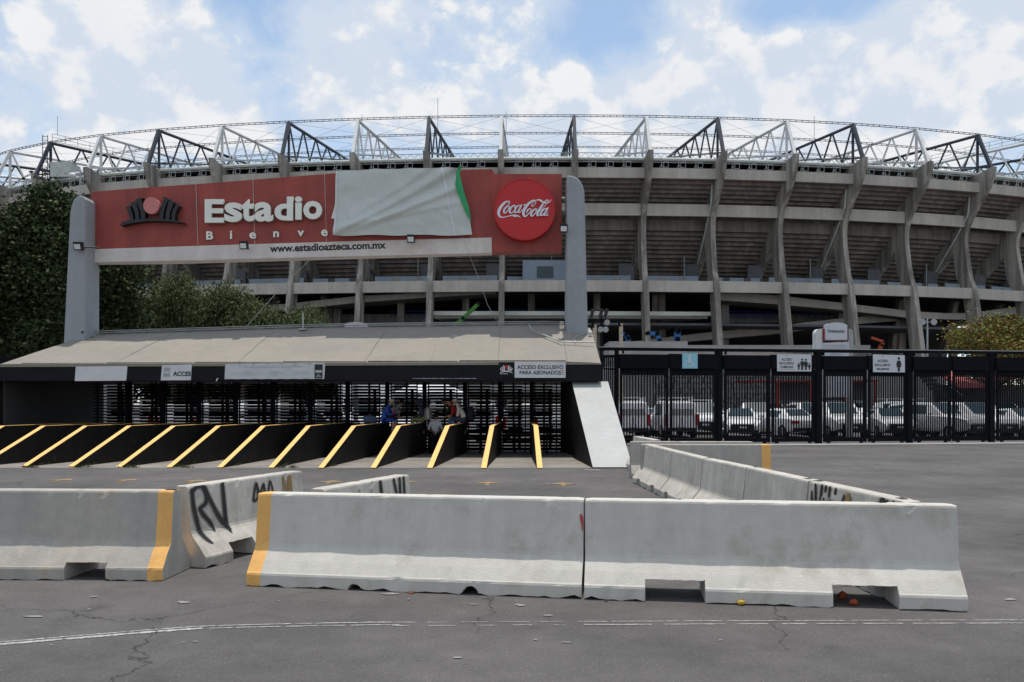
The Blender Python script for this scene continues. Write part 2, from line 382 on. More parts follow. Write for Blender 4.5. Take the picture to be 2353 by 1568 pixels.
soften(M['spray_soft'], .30)

# ------------------------------------------------------------------ text and ribbons
def text_mesh(s, bold=0.0, depth=0.0, spacing=1.0):
    cu = bpy.data.curves.new('t', 'FONT'); cu.body = s; cu.size = 1; cu.extrude = depth; cu.offset = bold; cu.space_character = spacing
    cu.resolution_u = 4; cu.fill_mode = 'BOTH' if depth else 'FRONT'
    if depth: cu.dimensions = '2D'
    ob = bpy.data.objects.new('t', cu); COL.objects.link(ob)
    dg = bpy.context.evaluated_depsgraph_get(); dg.update()
    me = bpy.data.meshes.new_from_object(ob.evaluated_get(dg)); bpy.data.objects.remove(ob); bpy.data.curves.remove(cu)
    return me
def fit_text(s, name, p0, width, height, mats, parent=None, bold=0.0, depth=0.0, ang=0.0, xdir=Vector((1, 0, 0)), spacing=1.0, edge=False):
    """upright text: lower left corner p0 (world), facing the street (-Y side)"""
    me = text_mesh(s, bold, depth, spacing); n = len(me.vertices); co = np.empty(n*3); me.vertices.foreach_get('co', co); co = co.reshape(-1, 3)
    mn = co.min(0); mx = co.max(0); sx = width/(mx[0]-mn[0]); sy = height/max(1e-6, mx[1]-mn[1]) if height else sx
    x = (co[:, 0]-mn[0])*sx; y = (co[:, 1]-mn[1])*sy; z = (co[:, 2]-mn[2])
    ca, sa = math.cos(ang), math.sin(ang); u = x*ca-y*sa; v = x*sa+y*ca
    xd = xdir.normalized(); nd = Vector((xd.y, -xd.x, 0))
    off = Vector(p0)-(origin(parent) if parent else Vector((0, 0, 0)))
    W = np.stack([off.x+u*xd.x+z*nd.x, off.y+u*xd.y+z*nd.y, off.z+v], 1)
    me.vertices.foreach_set('co', W.ravel()); me.materials.clear()
    for m in (mats if isinstance(mats, list) else [mats]): me.materials.append(m)
    if edge:
        me.update()
        for p in me.polygons: p.material_index = 0 if abs(p.normal.y) > .9 else 1
    me.update(); me.name = name
    return link(name, me, parent)
def catmull(pts, sub=5):
    out = []; n = len(pts)
    for i in range(n-1):
        p0 = pts[max(0, i-1)]; p1 = pts[i]; p2 = pts[i+1]; p3 = pts[min(n-1, i+2)]
        for j in range(sub):
            t = j/sub; t2 = t*t; t3 = t2*t
            out.append(tuple(.5*((2*b)+(-a+c)*t+(2*a-5*b+4*c-d)*t2+(-a+3*b-3*c+d)*t3) for a, b, c, d in zip(p0, p1, p2, p3)))
    out.append(tuple(pts[-1])); return out
def ribbon(mb, pts, fn, mi=0, sub=5, cap=True, h0=0.0, dh=0.0002):
    """brush stroke of varying width; pts (u,v,width); fn maps (u,v,height)->world; height creeps up so no two faces share a plane"""
    p = catmull(pts, sub) if sub > 1 else pts; n = len(p); L_ = []; R_ = []
    for i in range(n):
        a = p[max(0, i-1)]; b = p[min(n-1, i+1)]; dx, dy = b[0]-a[0], b[1]-a[1]; l = math.hypot(dx, dy) or 1
        nx, ny = -dy/l, dx/l; w = max(.0005, p[i][2])/2; h = h0+i*dh
        L_.append((p[i][0]+nx*w, p[i][1]+ny*w, h)); R_.append((p[i][0]-nx*w, p[i][1]-ny*w, h))
    vs = [fn(*q) for q in L_]+[fn(*q) for q in R_]
    mb.add(vs, [(i, i+1, n+i+1, n+i) for i in range(n-1)], mi)
    if cap:
        for q, h in ((p[0], h0+n*dh), (p[-1], h0+(n+1)*dh)):
            r = max(.0005, q[2])/2; k = 8
            mb.add([fn(q[0]+r*math.cos(2*math.pi*j/k), q[1]+r*math.sin(2*math.pi*j/k), h) for j in range(k)], [tuple(range(k))], mi)
    return mb

# ================================================================== GROUND
g = MB()
def gz(x, y): return 0.0
LX0, LX1, LY0, LY1, LDROP = -17.55, 2.06, 21.1, 33.0, -.105      # the turnstile lanes fall gently towards the gates
def floor_z(y): return LDROP*min(1, max(0, (y-LY0)/(LY1-LY0)))
xs_ = [-400, LX0, LX1, 400]
g.add([(-400, -60, 0), (400, -60, 0), (400, LY0, 0), (-400, LY0, 0)], [(0, 1, 2, 3)])
for a, b in ((-400, LX0), (LX1, 400)): g.add([(a, LY0, 0), (b, LY0, 0), (b, 700, 0), (a, 700, 0)], [(0, 1, 2, 3)])
g.add([(LX0, LY0, 0), (LX1, LY0, 0), (LX1, LY1, LDROP), (LX0, LY1, LDROP), (LX1, 700, LDROP), (LX0, 700, LDROP), (LX1, 700, 0), (LX0, 700, 0), (LX1, LY1, 0), (LX0, LY1, 0)], [(0, 1, 2, 3), (3, 2, 4, 5), (2, 4, 6, 8), (3, 5, 7, 9)])
struct(g, 'ground', M['asphalt'])
lf = MB(); lf.hexa([(-16.9, 21.1, -.05), (2.05, 21.1, -.05), (2.05, 32.6, floor_z(32.6)-.05), (-16.9, 32.6, floor_z(32.6)-.05), (-16.9, 21.1, .006), (2.05, 21.1, .006), (2.05, 32.6, floor_z(32.6)+.006), (-16.9, 32.6, floor_z(32.6)+.006)]); struct(lf, 'turnstile_lane_floor', M['lane_concrete'])
# ================================================================== STADIUM
K0, K1 = -13, 13
def ring():
    pts = {}; ds = 9.12
    x, y, th = -1.4, 100.0, math.radians(-1.7)
    RS = [2.1, 2.1, 2.2, 2.4, 2.6, 3.0, 3.5, 4.6, 5.5, 6, 6, 6, 6]; LS = [1.9, 1.9, 1.9, 2.1, 2.6, 4.0, 6.5, 7, 7, 7, 7, 7, 7]
    pts[0] = (x, y, th); px, py, pt = x, y, th
    for k in range(1, K1+1):
        step = math.radians(RS[k-1])
        pt2 = pt+step; m = (pt+pt2)/2; d_ = ds*(1, 1, 1, 1, 1, 1, 1.02, 1.07, 1.05, 1, 1, 1, 1, 1)[k]; px += d_*math.cos(m); py += d_*math.sin(m); pt = pt2; pts[k] = (px, py, pt)
    px, py, pt = x, y, th
    for k in range(-1, K0-1, -1):
        step = math.radians(LS[-k-1])
        pt2 = pt-step; m = (pt+pt2)/2; px -= ds*math.cos(m); py -= ds*math.sin(m); pt = pt2; pts[k] = (px, py, pt)
    return pts
RING = ring()
def S(k, r, z):
    k = max(K0, min(K1, k)); a = math.floor(k); a = min(a, K1-1); t = k-a
    A = RING[a]; B = RING[a+1]
    th = A[2]+(B[2]-A[2])*t; x = A[0]+(B[0]-A[0])*t; y = A[1]+(B[1]-A[1])*t
    return Vector((x+math.sin(th)*r, y-math.cos(th)*r, z))
def K_at(px, r):
    """bay coordinate seen at survey column px on the ring offset r"""
    a, b = K0, K1; f = lambda k: (lambda p: p.x/p.y*F+CX-px)(S(k, r, 0))
    for _ in range(40):
        m = (a+b)/2
        if f(m) < 0: a = m
        else: b = m
    return (a+b)/2
def SP(px, py, r):
    k = K_at(px, r); p = S(k, r, 0); return k, EYE+(HY-py)/F*p.y
stad = thing('stadium', 'huge grey concrete stadium with curved ribs and steel roof trusses behind the entrance', 'stadium', (8, 100, 0))
RIBO = [(-.1, 0), (-.75, 4.5), (-1.45, 8.4), (-2.8, 16.8), (-3.3, 18.4), (-3.7, 20.6), (-4.02, 22.8), (-4.08, 23.6), (-4.05, 24.4), (-3.9, 25.1), (-3.65, 25.7), (-3.1, 26.7), (-2.2, 27.9), (-1.2, 29.2), (-.5, 30.4), (-.1, 31.4), (0, 32.5)]
RIBI = [(-5.9, 31.4), (-5.9, 30), (-5.9, 27), (-5.7, 25.4), (-5.95, 24.4), (-6.0, 22), (-5.6, 19.2), (-4.95, 16.8), (-3.5, 8.4), (-2.5, 0)]
RIBO = [(r*1.12 if z > 18 else r*1.06 if z > 16 else r, z) for r, z in RIBO]; RIBI = [(r*1.08 if 18 < z < 29 else r, z) for r, z in RIBI]
def radial_prism(k, poly, half, name, mat, parent, world=True):
    """poly (r,z) given a tangential half thickness"""
    th = RING[k][2]; t = Vector((math.cos(th), math.sin(th), 0))*half; mb = MB(); n = len(poly)
    vs = [S(k, r, z)-t for r, z in poly]+[S(k, r, z)+t for r, z in poly]
    fs = [tuple(range(n)), tuple(range(2*n-1, n-1, -1))]+[((i+1) % n, i, n+i, n+(i+1) % n) for i in range(n)]
    mb.add(vs, fs); return mb.build(name, mat, parent, fix=True)
for k in range(K0, K1+1):
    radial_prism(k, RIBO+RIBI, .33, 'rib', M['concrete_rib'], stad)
    if k in (-6, -4, -2, 1, 3, 5, 7, 9):       # rain pipe running down the inner edge of a rib
        th = RING[k][2]; t = Vector((math.cos(th), math.sin(th), 0))*(-.42)
        mb = MB(); mb.path([S(k, -3.4, 31.2)+t, S(k, -3.9, 27.0)+t, S(k, -6.2, 24.0)+t, S(k, -11.8, 17.6)+t], .13, 6); mb.build('rain_pipe', M['gutter_tube'], stad)
    # sloping raker beam under the lower tier
    radial_prism(k, [(-5.6, 25.2), (-8.2, 25.2), (-8.4, 24.2), (-15.0, 17.3), (-12.6, 17.2), (-5.8, 22.9)], .28, 'raker_beam', M['concrete_rib'], stad)
def ring_box(k0, k1, r, th, z0, z1, name, mat, parent=None, trim=.34, mb=None):
    A = S(k0, r, 0); B = S(k1, r, 0); d = (B-A).normalized(); A2 = A+d*trim; B2 = B-d*trim
    nb = mb or MB(); nb.slab(A2, B2, z0, z1, th)
    return nb if mb else nb.build(name, mat, parent or stad)
nstep = 0
stuff_steps = MB()
for k in range(K0, K1):
    ring_box(k, k+1, -2.1, .45, 29.65, 30.92, 'parapet_beam', M['concrete'])
    ring_box(k, k+1, -4.5, .45, 25.55, 27.05, 'ring_beam', M['concrete'])
    ring_box(k, k+1, -3.3, .5, 15.75, 17.15, 'ring_beam', M['concrete'])
    r, z = -2.62, 30.1
    rows = []
    for i in range(9): rows.append((r, z, .72, .40)); r -= .68; z -= .40
    rows.append((r, z+.3, .9, .9)); r, z = -7.0, 25.6; rows.append((r-1.6, z+1.2, .4, 1.3)); rows.append((r, z, .8, 1.4)); r -= .72; z -= 1.4
    for i in range(11): rows.append((r, z, .68, .48)); r -= .60; z -= .48
    for i, (rr, zz, t, h) in enumerate(rows):
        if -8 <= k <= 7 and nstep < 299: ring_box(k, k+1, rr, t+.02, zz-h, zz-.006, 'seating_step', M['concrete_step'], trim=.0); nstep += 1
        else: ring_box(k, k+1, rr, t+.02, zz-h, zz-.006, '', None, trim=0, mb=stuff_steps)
st = stuff_steps.build('seating_steps_beyond', M['concrete_step'], stad); st['kind'] = 'stuff'
# slabs, and dark back walls added to block light from the open bowl
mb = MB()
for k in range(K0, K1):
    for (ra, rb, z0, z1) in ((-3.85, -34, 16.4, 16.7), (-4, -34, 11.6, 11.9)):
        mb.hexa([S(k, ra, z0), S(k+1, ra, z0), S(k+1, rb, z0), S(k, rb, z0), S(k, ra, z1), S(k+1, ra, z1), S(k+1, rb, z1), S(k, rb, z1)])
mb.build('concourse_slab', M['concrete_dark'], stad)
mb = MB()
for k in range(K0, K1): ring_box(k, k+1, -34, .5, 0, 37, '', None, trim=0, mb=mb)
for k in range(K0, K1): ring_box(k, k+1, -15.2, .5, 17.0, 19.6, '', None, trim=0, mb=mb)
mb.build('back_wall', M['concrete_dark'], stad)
for k in range(K0, K1):
    ring_box(k, k+1, -9.0, .2, 16.75, 18.65 if k % 3 else 18.5, 'stall_front', M['stall_blue'], trim=.5+.3*(k % 2))
    for q in (.33, .66):
        ring_box(k+q, k+q+.10, -8.9, .1, 17.3, 18.5, 'stall_hatch', M['wall_plain'] if (k*7+int(q*10)) % 3 else M['concrete_dark'], trim=0)
    if k % 2 == 0:
        A = S(k+.72, -8.8, 16.7); MB().tube(A, A+Vector((0, 0, 4.5)), .06, 5).build('lamp_post', M['galvanised'], stad)
    ring_box(k+.74, k+.97, -9.4, .3, 16.75, 20.3, 'shutter_panel', M['shutter'] if k % 2 else M['concrete_dark'], trim=0)
# kiosk seen in the bay right of the middle
mb = MB(); A = S(.29, -7.6, 16.8); B = S(.93, -7.6, 16.8); mb.slab(A, B, 16.8, 20.4, 1.6); ki = mb.build('kiosk_wall', M['stall_blue'], stad)
mb = MB(); A = S(.50, -7.52, 0); B = S(.74, -7.52, 0); mb.slab(A, B, 18.1, 19.6, .05); mb.build('kiosk_window', M['glass'], stad)
mb = MB()
for i in range(3):
    for t in (.2, .5): mb.beam(S(.08+.1*i+t*.1, -7.4, 18.2), S(.1+.1*i+t*.1, -7.4, 18.2), .1, .1)
# interior columns, ramps, decks
def ramp(pts, r, wid, name, mat):
    """pts (px, py_top, py_bottom) survey points on the ring offset r"""
    P = []
    for px, a, b in pts:
        k, zt = SP(px, a, r); _, zb = SP(px, b, r); P.append((k, zt, zb))
    for (k0, t0, b0), (k1, t1, b1) in zip(P[:-1], P[1:]):
        mb = MB(); mb.slab(S(k0, r, 0), S(k1, r, 0), b0, t0, .3, za=(b1, t1)); mb.build(name, mat, stad)
        sb = MB(); A, B = S(k0, r-.31, 0), S(k1, r-.31, 0); C, D_ = S(k0, r-wid, 0), S(k1, r-wid, 0)
        sb.hexa([(A.x, A.y, b0+.05), (B.x, B.y, b1+.05), (D_.x, D_.y, b1+.05), (C.x, C.y, b0+.05), (A.x, A.y, b0+.3), (B.x, B.y, b1+.3), (D_.x, D_.y, b1+.3), (C.x, C.y, b0+.3)])
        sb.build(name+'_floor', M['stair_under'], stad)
ramp([(250, 722, 738), (345, 716, 731), (500, 709, 724), (665, 698, 713), (816, 681, 696), (977, 672.5, 684), (1140, 668, 674)], -6.0, 5, 'ramp_edge', M['concrete'])
ramp([(1655, 671, 690), (1787, 679, 699.5), (1941, 697, 713), (2090, 715, 731), (2170, 720, 734), (2228, 720, 735), (2330, 706, 723), (2440, 690, 708)], -6.0, 5, 'ramp_edge', M['concrete'])
ramp([(1446, 786, 798), (1637, 763, 780), (1787, 749, 767), (1941, 731, 747), (2060, 722, 738)], -8.5, 4, 'lower_ramp_edge', M['concrete'])
ramp([(678, 723, 744), (985, 722, 744)], -14, 4, 'deck_edge', M['stair_under'])
ramp([(1642, 722, 742), (1800, 722, 742), (2085, 720, 740)], -14, 4, 'deck_edge', M['stair_under'])
ramp([(992, 715.5, 725), (1145, 715.5, 725), (1312, 715.5, 725), (1480, 716, 725.5), (1634, 717, 726)], -4.9, .6, 'deck_beam', M['deck_white'])
for i in range(9):
    rr = -5.7-.9*i
    k0, z0 = SP(996+i*2, 726, -4.9); k1, _ = SP(1630-i*9, 726, -4.9); mb = MB()
    for kk in np.arange(math.ceil(k0*2)/2, k1, .5):
        pass
    A = S(k0, rr, 0); B = S(k1, rr, 0); mb.slab(A, B, z0-.25, z0+.1, .5); mb.build('deck_joist', M['deck_white'], stad)
for k in range(K0, K1):
    for q in (.42,):
        A = S(k+q, -10.5, 0); w = MB(); w.box((A.x-.45, A.y-.45, 0), (A.x+.45, A.y+.45, 16.4)); w.build('inner_column', M['concrete_rib'], stad)
for k in (-8, -7, -6, -3, 2, 5, 6, 7, 8):   # leaning inner struts
    th = RING[k][2]; MB().beam(S(k+.35, -12, 8), S(k+.28, -9, 16.3), .7, 1.2).build('leaning_strut', M['concrete_rib'], stad)
# railings with blue netting on the lower decks
for (a, b, py) in ((900, 1140, 716), (1160, 1300, 712), (1655, 1780, 716), (1830, 2060, 714)):
    k0, z0 = SP(a, py, -13); k1, _ = SP(b, py, -13); mb = MB(); n = 16
    for i in range(n+1): p = S(k0+(k1-k0)*i/n, -13, z0-1); mb.beam(p, p+Vector((0, 0, 1)), .08, .08)
    for dz in (-.5, 0): mb.beam(S(k0, -13, z0+dz), S(k1, -13, z0+dz), .08, .08)
    mb.build('railing', M['cloth_blue'], stad)
# roof: sheet, gutter tube, lattice, trusses
def rz(r): return 32.15+(-3.1-r)*.30     # roof rises inward
mb = MB()
for k in range(K0, K1):
    mb.hexa([S(k, -3.1, 31.98), S(k+1, -3.1, 31.98), S(k+1, -27, rz(-27)-.25), S(k, -27, rz(-27)-.25), S(k, -3.1, 32.15), S(k+1, -3.1, 32.15), S(k+1, -27, rz(-27)), S(k, -27, rz(-27))])
    mb.slab(S(k, -27, 0), S(k+1, -27, 0), 33.5, 39.4, .2)  # inner drop added to block the bright sky under the roof
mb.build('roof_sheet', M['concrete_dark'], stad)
for k in range(K0, K1):
    A, B = S(k, -2.9, 32.2), S(k+1, -2.9, 32.2); MB().tube(A, B, .24, 8).build('gutter_tube', M['gutter_tube'], stad)
    mb = MB(); lo = 32.62; hi = 33.15
    mb.beam(S(k, -3.6, lo), S(k+1, -3.6, lo), .07, .07); mb.beam(S(k, -3.6, hi), S(k+1, -3.6, hi), .07, .07); n = 9
    for i in range(n):
        a = k+i/n; b = k+(i+.5)/n; c = k+(i+1)/n
        mb.beam(S(a, -3.6, lo), S(b, -3.6, hi), .05, .05); mb.beam(S(b, -3.6, hi), S(c, -3.6, lo), .05, .05)
    mb.build('edge_lattice', M['steel_navy'] if 0 else M['galvanised'], stad)
    for q in (.2, .44, .68):                 # small frames standing on the parapet
        mb = MB(); p = S(k+q, -2.3, 30.95); e = (S(k+q+.05, -2.3, 30.95)-p)
        mb.beam(p, p+Vector((0, 0, 1.4)), .05, .05); mb.beam(p+e*.6+Vector((0, 0, .1)), p+e*.6+Vector((0, 0, .8)), .05, .05); mb.beam(p+e*1.9+Vector((0, 0, .1)), p+e*1.9+Vector((0, 0, .8)), .05, .05)
        mb.beam(p+e*.6+Vector((0, 0, .78)), p+e*1.9+Vector((0, 0, .78)), .05, .05); mb.beam(p+e*.6+Vector((0, 0, .12)), p+e*1.9+Vector((0, 0, .12)), .05, .05)
        mb.beam(p+Vector((-.25, 0, 0)), p+Vector((0, 0, .5)), .04, .04); mb.beam(p+Vector((.25, 0, 0)), p+Vector((0, 0, .5)), .04, .04)
        mb.build('parapet_frame', M['galvanised'], stad)
    MB().beam(S(k, -2.3, 31.65), S(k+1, -2.3, 31.65), .06, .06).build('parapet_rail', M['galvanised'], stad)
def cz(r): return 37.35+(-2.7-r)*.088     # top chord height
for k in range(K0, K1+1):
    white = k % 2 == 0; mt = M['steel_white'] if white else M['steel_navy']
    mb = MB(); w = .38
    mb.beam(S(k, -.5, 32.3), S(k, -2.7, cz(-2.7)), w, w); ap = S(k, -2.7, cz(-2.7))
    tr = mb.build('truss_strut', mt, stad)
    MB().tube(ap, S(k, -26.3, cz(-26.3)), .21, 8).build('truss_chord', mt, tr)
    MB().beam(S(k, -.4, 32.45), S(k, -26.3, rz(-26.3)+.4), .2, .2).build('truss_bottom_chord', mt, tr)
    MB().beam(S(k, -2.75, rz(-2.75)+.4), S(k, -2.75, cz(-2.75)), .26, .26).build('web_bar', mt, tr)
    tops = [-2.8, -7.6, -12.2, -16.6, -20.8]
    for i, rt in enumerate(tops):
        nxt = tops[i+1] if i+1 < len(tops) else -24.6
        mid = (rt+nxt)/2
        MB().beam(S(k, rt-.1, cz(rt)), S(k, mid, rz(mid)+.4), .17, .17).build('web_bar', mt, tr)
        if i+1 < len(tops): MB().beam(S(k, mid, rz(mid)+.4), S(k, nxt+.1, cz(nxt)), .17, .17).build('web_bar', mt, tr)
for k in range(K0, K1):
    for r, dz in ((-2.7, .12), (-11.2, .0), (-19.5, .0)):
        mb = MB(); z = cz(r)+dz; up = .11
        mb.beam(S(k, r, z-up), S(k+1, r, z-up), .075, .06); mb.beam(S(k, r, z+up), S(k+1, r, z+up), .075, .06)
        for i in range(11): t = k+(i+.5)/11; mb.beam(S(t, r, z-up), S(t, r, z+up), .06, .10)
        mb.build('purlin', M['steel_navy'], stad)
    mb = MB()
    for ra, rb in ((-2.7, -11.2), (-11.2, -19.5)):
        mb.tube(S(k, ra, cz(ra)), S(k+1, rb, cz(rb)), .018, 3); mb.tube(S(k+1, ra, cz(ra)), S(k, rb, cz(rb)), .018, 3)
    mb.build('bracing_wire', M['galvanised'], stad)
# maintenance gangways along two dark trusses, ladder tower and aerials
for k in (-7, 8):
    mb = MB(); w = Vector((0, .6, 0))
    for i in range(12):
        r = -3-2*i; p = S(k, r, cz(r)+.35)
        mb.beam(p, p+Vector((0, 0, 1.0)), .05, .05)
        if i: q = S(k, r+2, cz(r+2)+.35); [mb.beam(q+Vector((0, 0, h)), p+Vector((0, 0, h)), .05, .05) for h in (0, .5, 1.0)]
    mb.build('gangway_rail', M['galvanised'], stad)
mb = MB(); p = S(-7, -1.9, 32.0)
for dx in (-.35, .35): mb.beam(p+Vector((dx, 0, 0)), p+Vector((dx, 0, 6.2)), .07, .07)
for i in range(13): mb.beam(p+Vector((-.35, 0, .5*i)), p+Vector((.35, 0, .5*i)), .05, .05)
mb.build('ladder', M['steel_navy'], stad)
mb = MB(); p = S(-6.75, -3.2, 32.2); mb.box((p.x-1.6, p.y-1, 32.4), (p.x+1.2, p.y+1.5, 34.4)); mb.build('equipment_cabin', M['gutter_tube'], stad)
for px, k, z0, h in ((132, -7, 38.5, 2.6), (832, -2, 37.6, 2.7), (1006, -1, 37.8, 4.4), (1163, 0, 35.6, 2.6), (1871, 4, 37.5, 3)):
    r = -3.2 if px in (132, 1163) else -9; kk = K_at(px, r); p = S(kk, r, z0); MB().tube(p, p+Vector((0, 0, h)), .035, 5).build('aerial', M['galvanised'], stad)

# ================================================================== ENTRANCE BUILDING
ent = thing('entrance_building', 'low entrance building with sloping beige concrete roof and black fascia over the turnstiles', 'building', (-7, 28, 0))
YF = 26.2
def ftop(x): return 2.89+.0045*(x-2.84)
xs = [-20, -16.3, -10, -4, 2.84]
mb = MB()
for a, b in zip(xs[:-1], xs[1:]): mb.hexa([(a, YF, 2.375), (b, YF, 2.375), (b, YF+.35, 2.375), (a, YF+.35, 2.375), (a, YF, ftop(a)), (b, YF, ftop(b)), (b, YF+.35, ftop(b)), (a, YF+.35, ftop(a))])
mb.build('fascia', M['fascia_black'], ent)
mb = MB()
for a, b in zip([-16.3, -10, -4], [-10, -4, 2.84]): mb.hexa([(a, YF-.03, ftop(a)+.002), (b, YF-.03, ftop(b)+.002), (b, YF+.33, ftop(b)+.002), (a, YF+.33, ftop(a)+.002), (a, YF-.03, ftop(a)+.035), (b, YF-.03, ftop(b)+.035), (b, YF+.33, ftop(b)+.035), (a, YF+.33, ftop(a)+.035)])
mb.build('fascia_cap', M['roof_concrete'], ent)
# stained gutter blocks
gx = [-15.6, -12.9, -10.1, -7.3, -4.6, -1.7, 1.72]
for i, (a, b) in enumerate(zip(gx[:-1], gx[1:])):
    MB().box((a+.02, YF+.05, ftop(a)+.037), (b-.02, YF+.30, ftop(a)+.135+.004*i)).build('gutter_block', M['gutter'], ent)
fr_px = [0, 120, 262, 405, 545, 687, 837, 989, 1145, 1303, 1381]; bk_px = [210, 300, 405, 520, 637, 752, 893, 1021, 1150, 1290, 1357]
YB = 30.0
def ridge(px): return float(np.interp(px, [210, 730, 1250, 1300, 1357], [4.16, 4.42, 4.52, 4.50, 4.40]))
def fpt(px): x = (px-CX)/F*YF; return Vector((x, YF+.02, ftop(x)+(.10 if px < 1310 else .05)))
def bpt(px): x = (px-CX)/F*YB; return Vector((x, YB, ridge(px)))
for i in range(len(fr_px)-1):
    a, b, c, d = fpt(fr_px[i]), fpt(fr_px[i+1]), bpt(bk_px[i+1]), bpt(bk_px[i]); g_ = Vector((.0035, 0, 0)); dn = Vector((0, .03, -.16))
    mb = MB(); n = 6; top = []; 
    for j in range(n+1):
        t = j/n; sag = .03*math.sin(math.pi*t)*(1 if i % 2 else .5); top.append((a.lerp(d, t)+g_+Vector((0, 0, sag)), b.lerp(c, t)-g_+Vector((0, 0, sag))))
    vs = []; 
    for l, r in top: vs += [l, r, r+dn, l+dn]
    fs = []
    for j in range(n):
        o = j*4; fs += [(o, o+1, o+5, o+4), (o+1, o+2, o+6, o+5), (o+2, o+3, o+7, o+6), (o+3, o, o+4, o+7)]
    fs += [(0, 3, 2, 1), (n*4, n*4+1, n*4+2, n*4+3)]
    mb.add(vs, fs); mb.build('roof_panel', M['roof_concrete'], ent, fix=True)
# left hip and back slope
mb = MB(); A, B = fpt(0), bpt(210); mb.add([A+Vector((-.01, 0, -.02)), B+Vector((-.01, 0, -.02)), (-16.4, 33.5, 2.9), (-17.2, 28, 2.6)], [(0, 1, 2, 3)]); mb.build('roof_hip', M['roof_concrete'], ent)
mb = MB()
for i in range(len(bk_px)-1):
    a, b = bpt(bk_px[i]), bpt(bk_px[i+1]); mb.add([a+Vector((0, .02, -.01)), b+Vector((0, .02, -.01)), (b.x, 33.5, 3.0), (a.x, 33.5, 3.0)], [(0, 1, 2, 3)])
mb.build('back_roof_slope', M['roof_concrete'], ent)
mb = MB(); a, b = fpt(1381), bpt(1357); mb.add([a+Vector((.005, .01, -.02)), b+Vector((.005, 0, -.02)), (b.x, 33.5, 2.9), (2.86, 33.5, 2.4), (2.86, YF+.36, 2.4)], [(0, 1, 2, 3, 4)]); mb.build('gable_wall', M['roof_concrete'], ent)
box_obj('soffit', (-16.6, YF+.36, 2.44), (2.82, 33.4, 2.56), M['wall_black'], ent)
# walls that carry the roof at both ends
mb = MB(); mb.hexa([(-16.95, 26.6, 0), (-16.3, 26.6, 0), (-16.1, 32.6, -.2), (-16.95, 32.6, -.2), (-17.3, 26.57, 2.46), (-16.3, 26.57, 2.46), (-16.1, 32.6, 2.46), (-17.3, 32.6, 2.46)]); mb.build('end_wall', M['end_wall'], ent)
mb = MB(); mb.hexa([(1.98, 26.6, 0), (2.8, 26.6, 0), (2.8, 29.7, -.2), (1.86, 29.7, -.2), (1.98, 26.6, 2.37), (2.8, 26.6, 2.37), (2.8, 29.7, 2.43), (1.86, 29.7, 2.43)]); mb.build('end_wall', M['wall_black'], ent)
# slanted buttresses
def buttress(x0b, x1b, x0t, x1t, mats, name):
    mb = MB(); yb, yt = 20.98, 26.55; zt = 2.36
    p = [(x0b, yb, 0), (x1b, yb, 0), (x1t, yt+.02, 0), (x0t, yt+.02, 0), (x0b, yb, .03), (x1b, yb, .03), (x1t, yt, zt), (x0t, yt, zt)]
    mb.add(p, [(4, 5, 6, 7)], 0); mb.add(p, [(0, 3, 2, 1), (0, 1, 5, 4), (1, 2, 6, 5), (2, 3, 7, 6), (3, 0, 4, 7)], 1)
    mb.build(name, mats, ent)
buttress(2.05, 3.06, 1.92, 3.08, [M['buttress'], M['wall_black']], 'sloped_buttress')
buttress(-17.5, -16.65, -17.4, -16.35, [M['wall_black'], M['wall_black']], 'sloped_buttress')
# cables and conduit along the ridge
mb = MB()
for off, zz in ((0, .05), (.12, .09), (-.1, .03)):
    pts = []
    for px in range(215, 1301, 45):
        p = bpt(px); pts.append(p+Vector((0, -.15-off, zz+.012*math.sin(px*.07+off*30))))
    mb.path(pts, .018, 4)
mb.path([bpt(1215)+Vector((0, -.5, -.05)), bpt(1222)+Vector((0, -1.0, -.30)), (PX(1283, 783, 27.9)), PX(1290, 785.5, 27.75), PX(1366, 786, 27.75)], .025, 5)
mb.path([PX(1345, 766, 28.9), PX(1325, 772, 28.6), PX(1318, 780, 28.3), PX(1324, 786, 27.8)], .014, 4)
mb.build('conduit', M['galvanised'], ent)
for px, h in ((222, .72), (702, .62)):
    p = bpt(px)+Vector((0, -.35, -.12)); mb = MB(); mb.tube(p, p+Vector((0, 0, h)), .035, 6); mb.box((p.x-.12, p.y-.12, p.z), (p.x+.12, p.y+.12, p.z+.06)); mb.build('vent_pipe', M['galvanised'], ent)

# ------------------------------------------------------------------ pylons, sign board
def pylon(poly, label, slot=None):
    t = thing('pylon', label, 'pylon', (sum(p[0] for p in poly)/len(poly), 29.6, 3.6))
    mb = MB(); mb.prism(poly, 'y', 29.1, 30.14); o = mb.build('shaft', M['pylon'], t, fix=True)
    bev = o.modifiers.new('bevel', 'BEVEL'); bev.width = .05; bev.segments = 2; bev.limit_method = 'ANGLE'
    return t
def prof(pts): return [((x-CX)/F*29.1, EYE+(HY-y)/F*29.1) for x, y in pts]
pl = pylon(prof([(145, 800), (195, 800), (196, 458), (192, 451), (185, 449), (176, 452), (168, 460), (163, 474), (160, 492), (153, 640)]), 'tall blue-grey concrete pylon carrying the left end of the red sign')
pr = pylon(prof([(1302, 795), (1352, 795), (1348, 640), (1344, 470), (1343, 440), (1340, 428), (1334, 416), (1326, 408), (1316, 404), (1303, 403)]), 'tall blue-grey concrete pylon at the right of the round soft drink sign')
box_obj('cable_box', PX(188, 766, 29.09), PX(191, 761, 29.06), M['print_black'], pl)
MB().ball(PX(1356, 765, 28.9), .09, 8).build('small_lamp', M['lamp_clear'], pr)
YS = 29.8
sgn = thing('sign_board', 'long red sign board with white lower band and raised white letters on two pylons', 'sign', (-6.5, YS, 6.2))
def SG(px, py, dy=0.0): return PX(px, py, YS-dy)
topo = [(210, 441), (340, 431), (470, 422), (610, 411), (770, 398.5), (900, 394), (1050, 390.5), (1131, 389), (1137, 400), (1291, 400)]
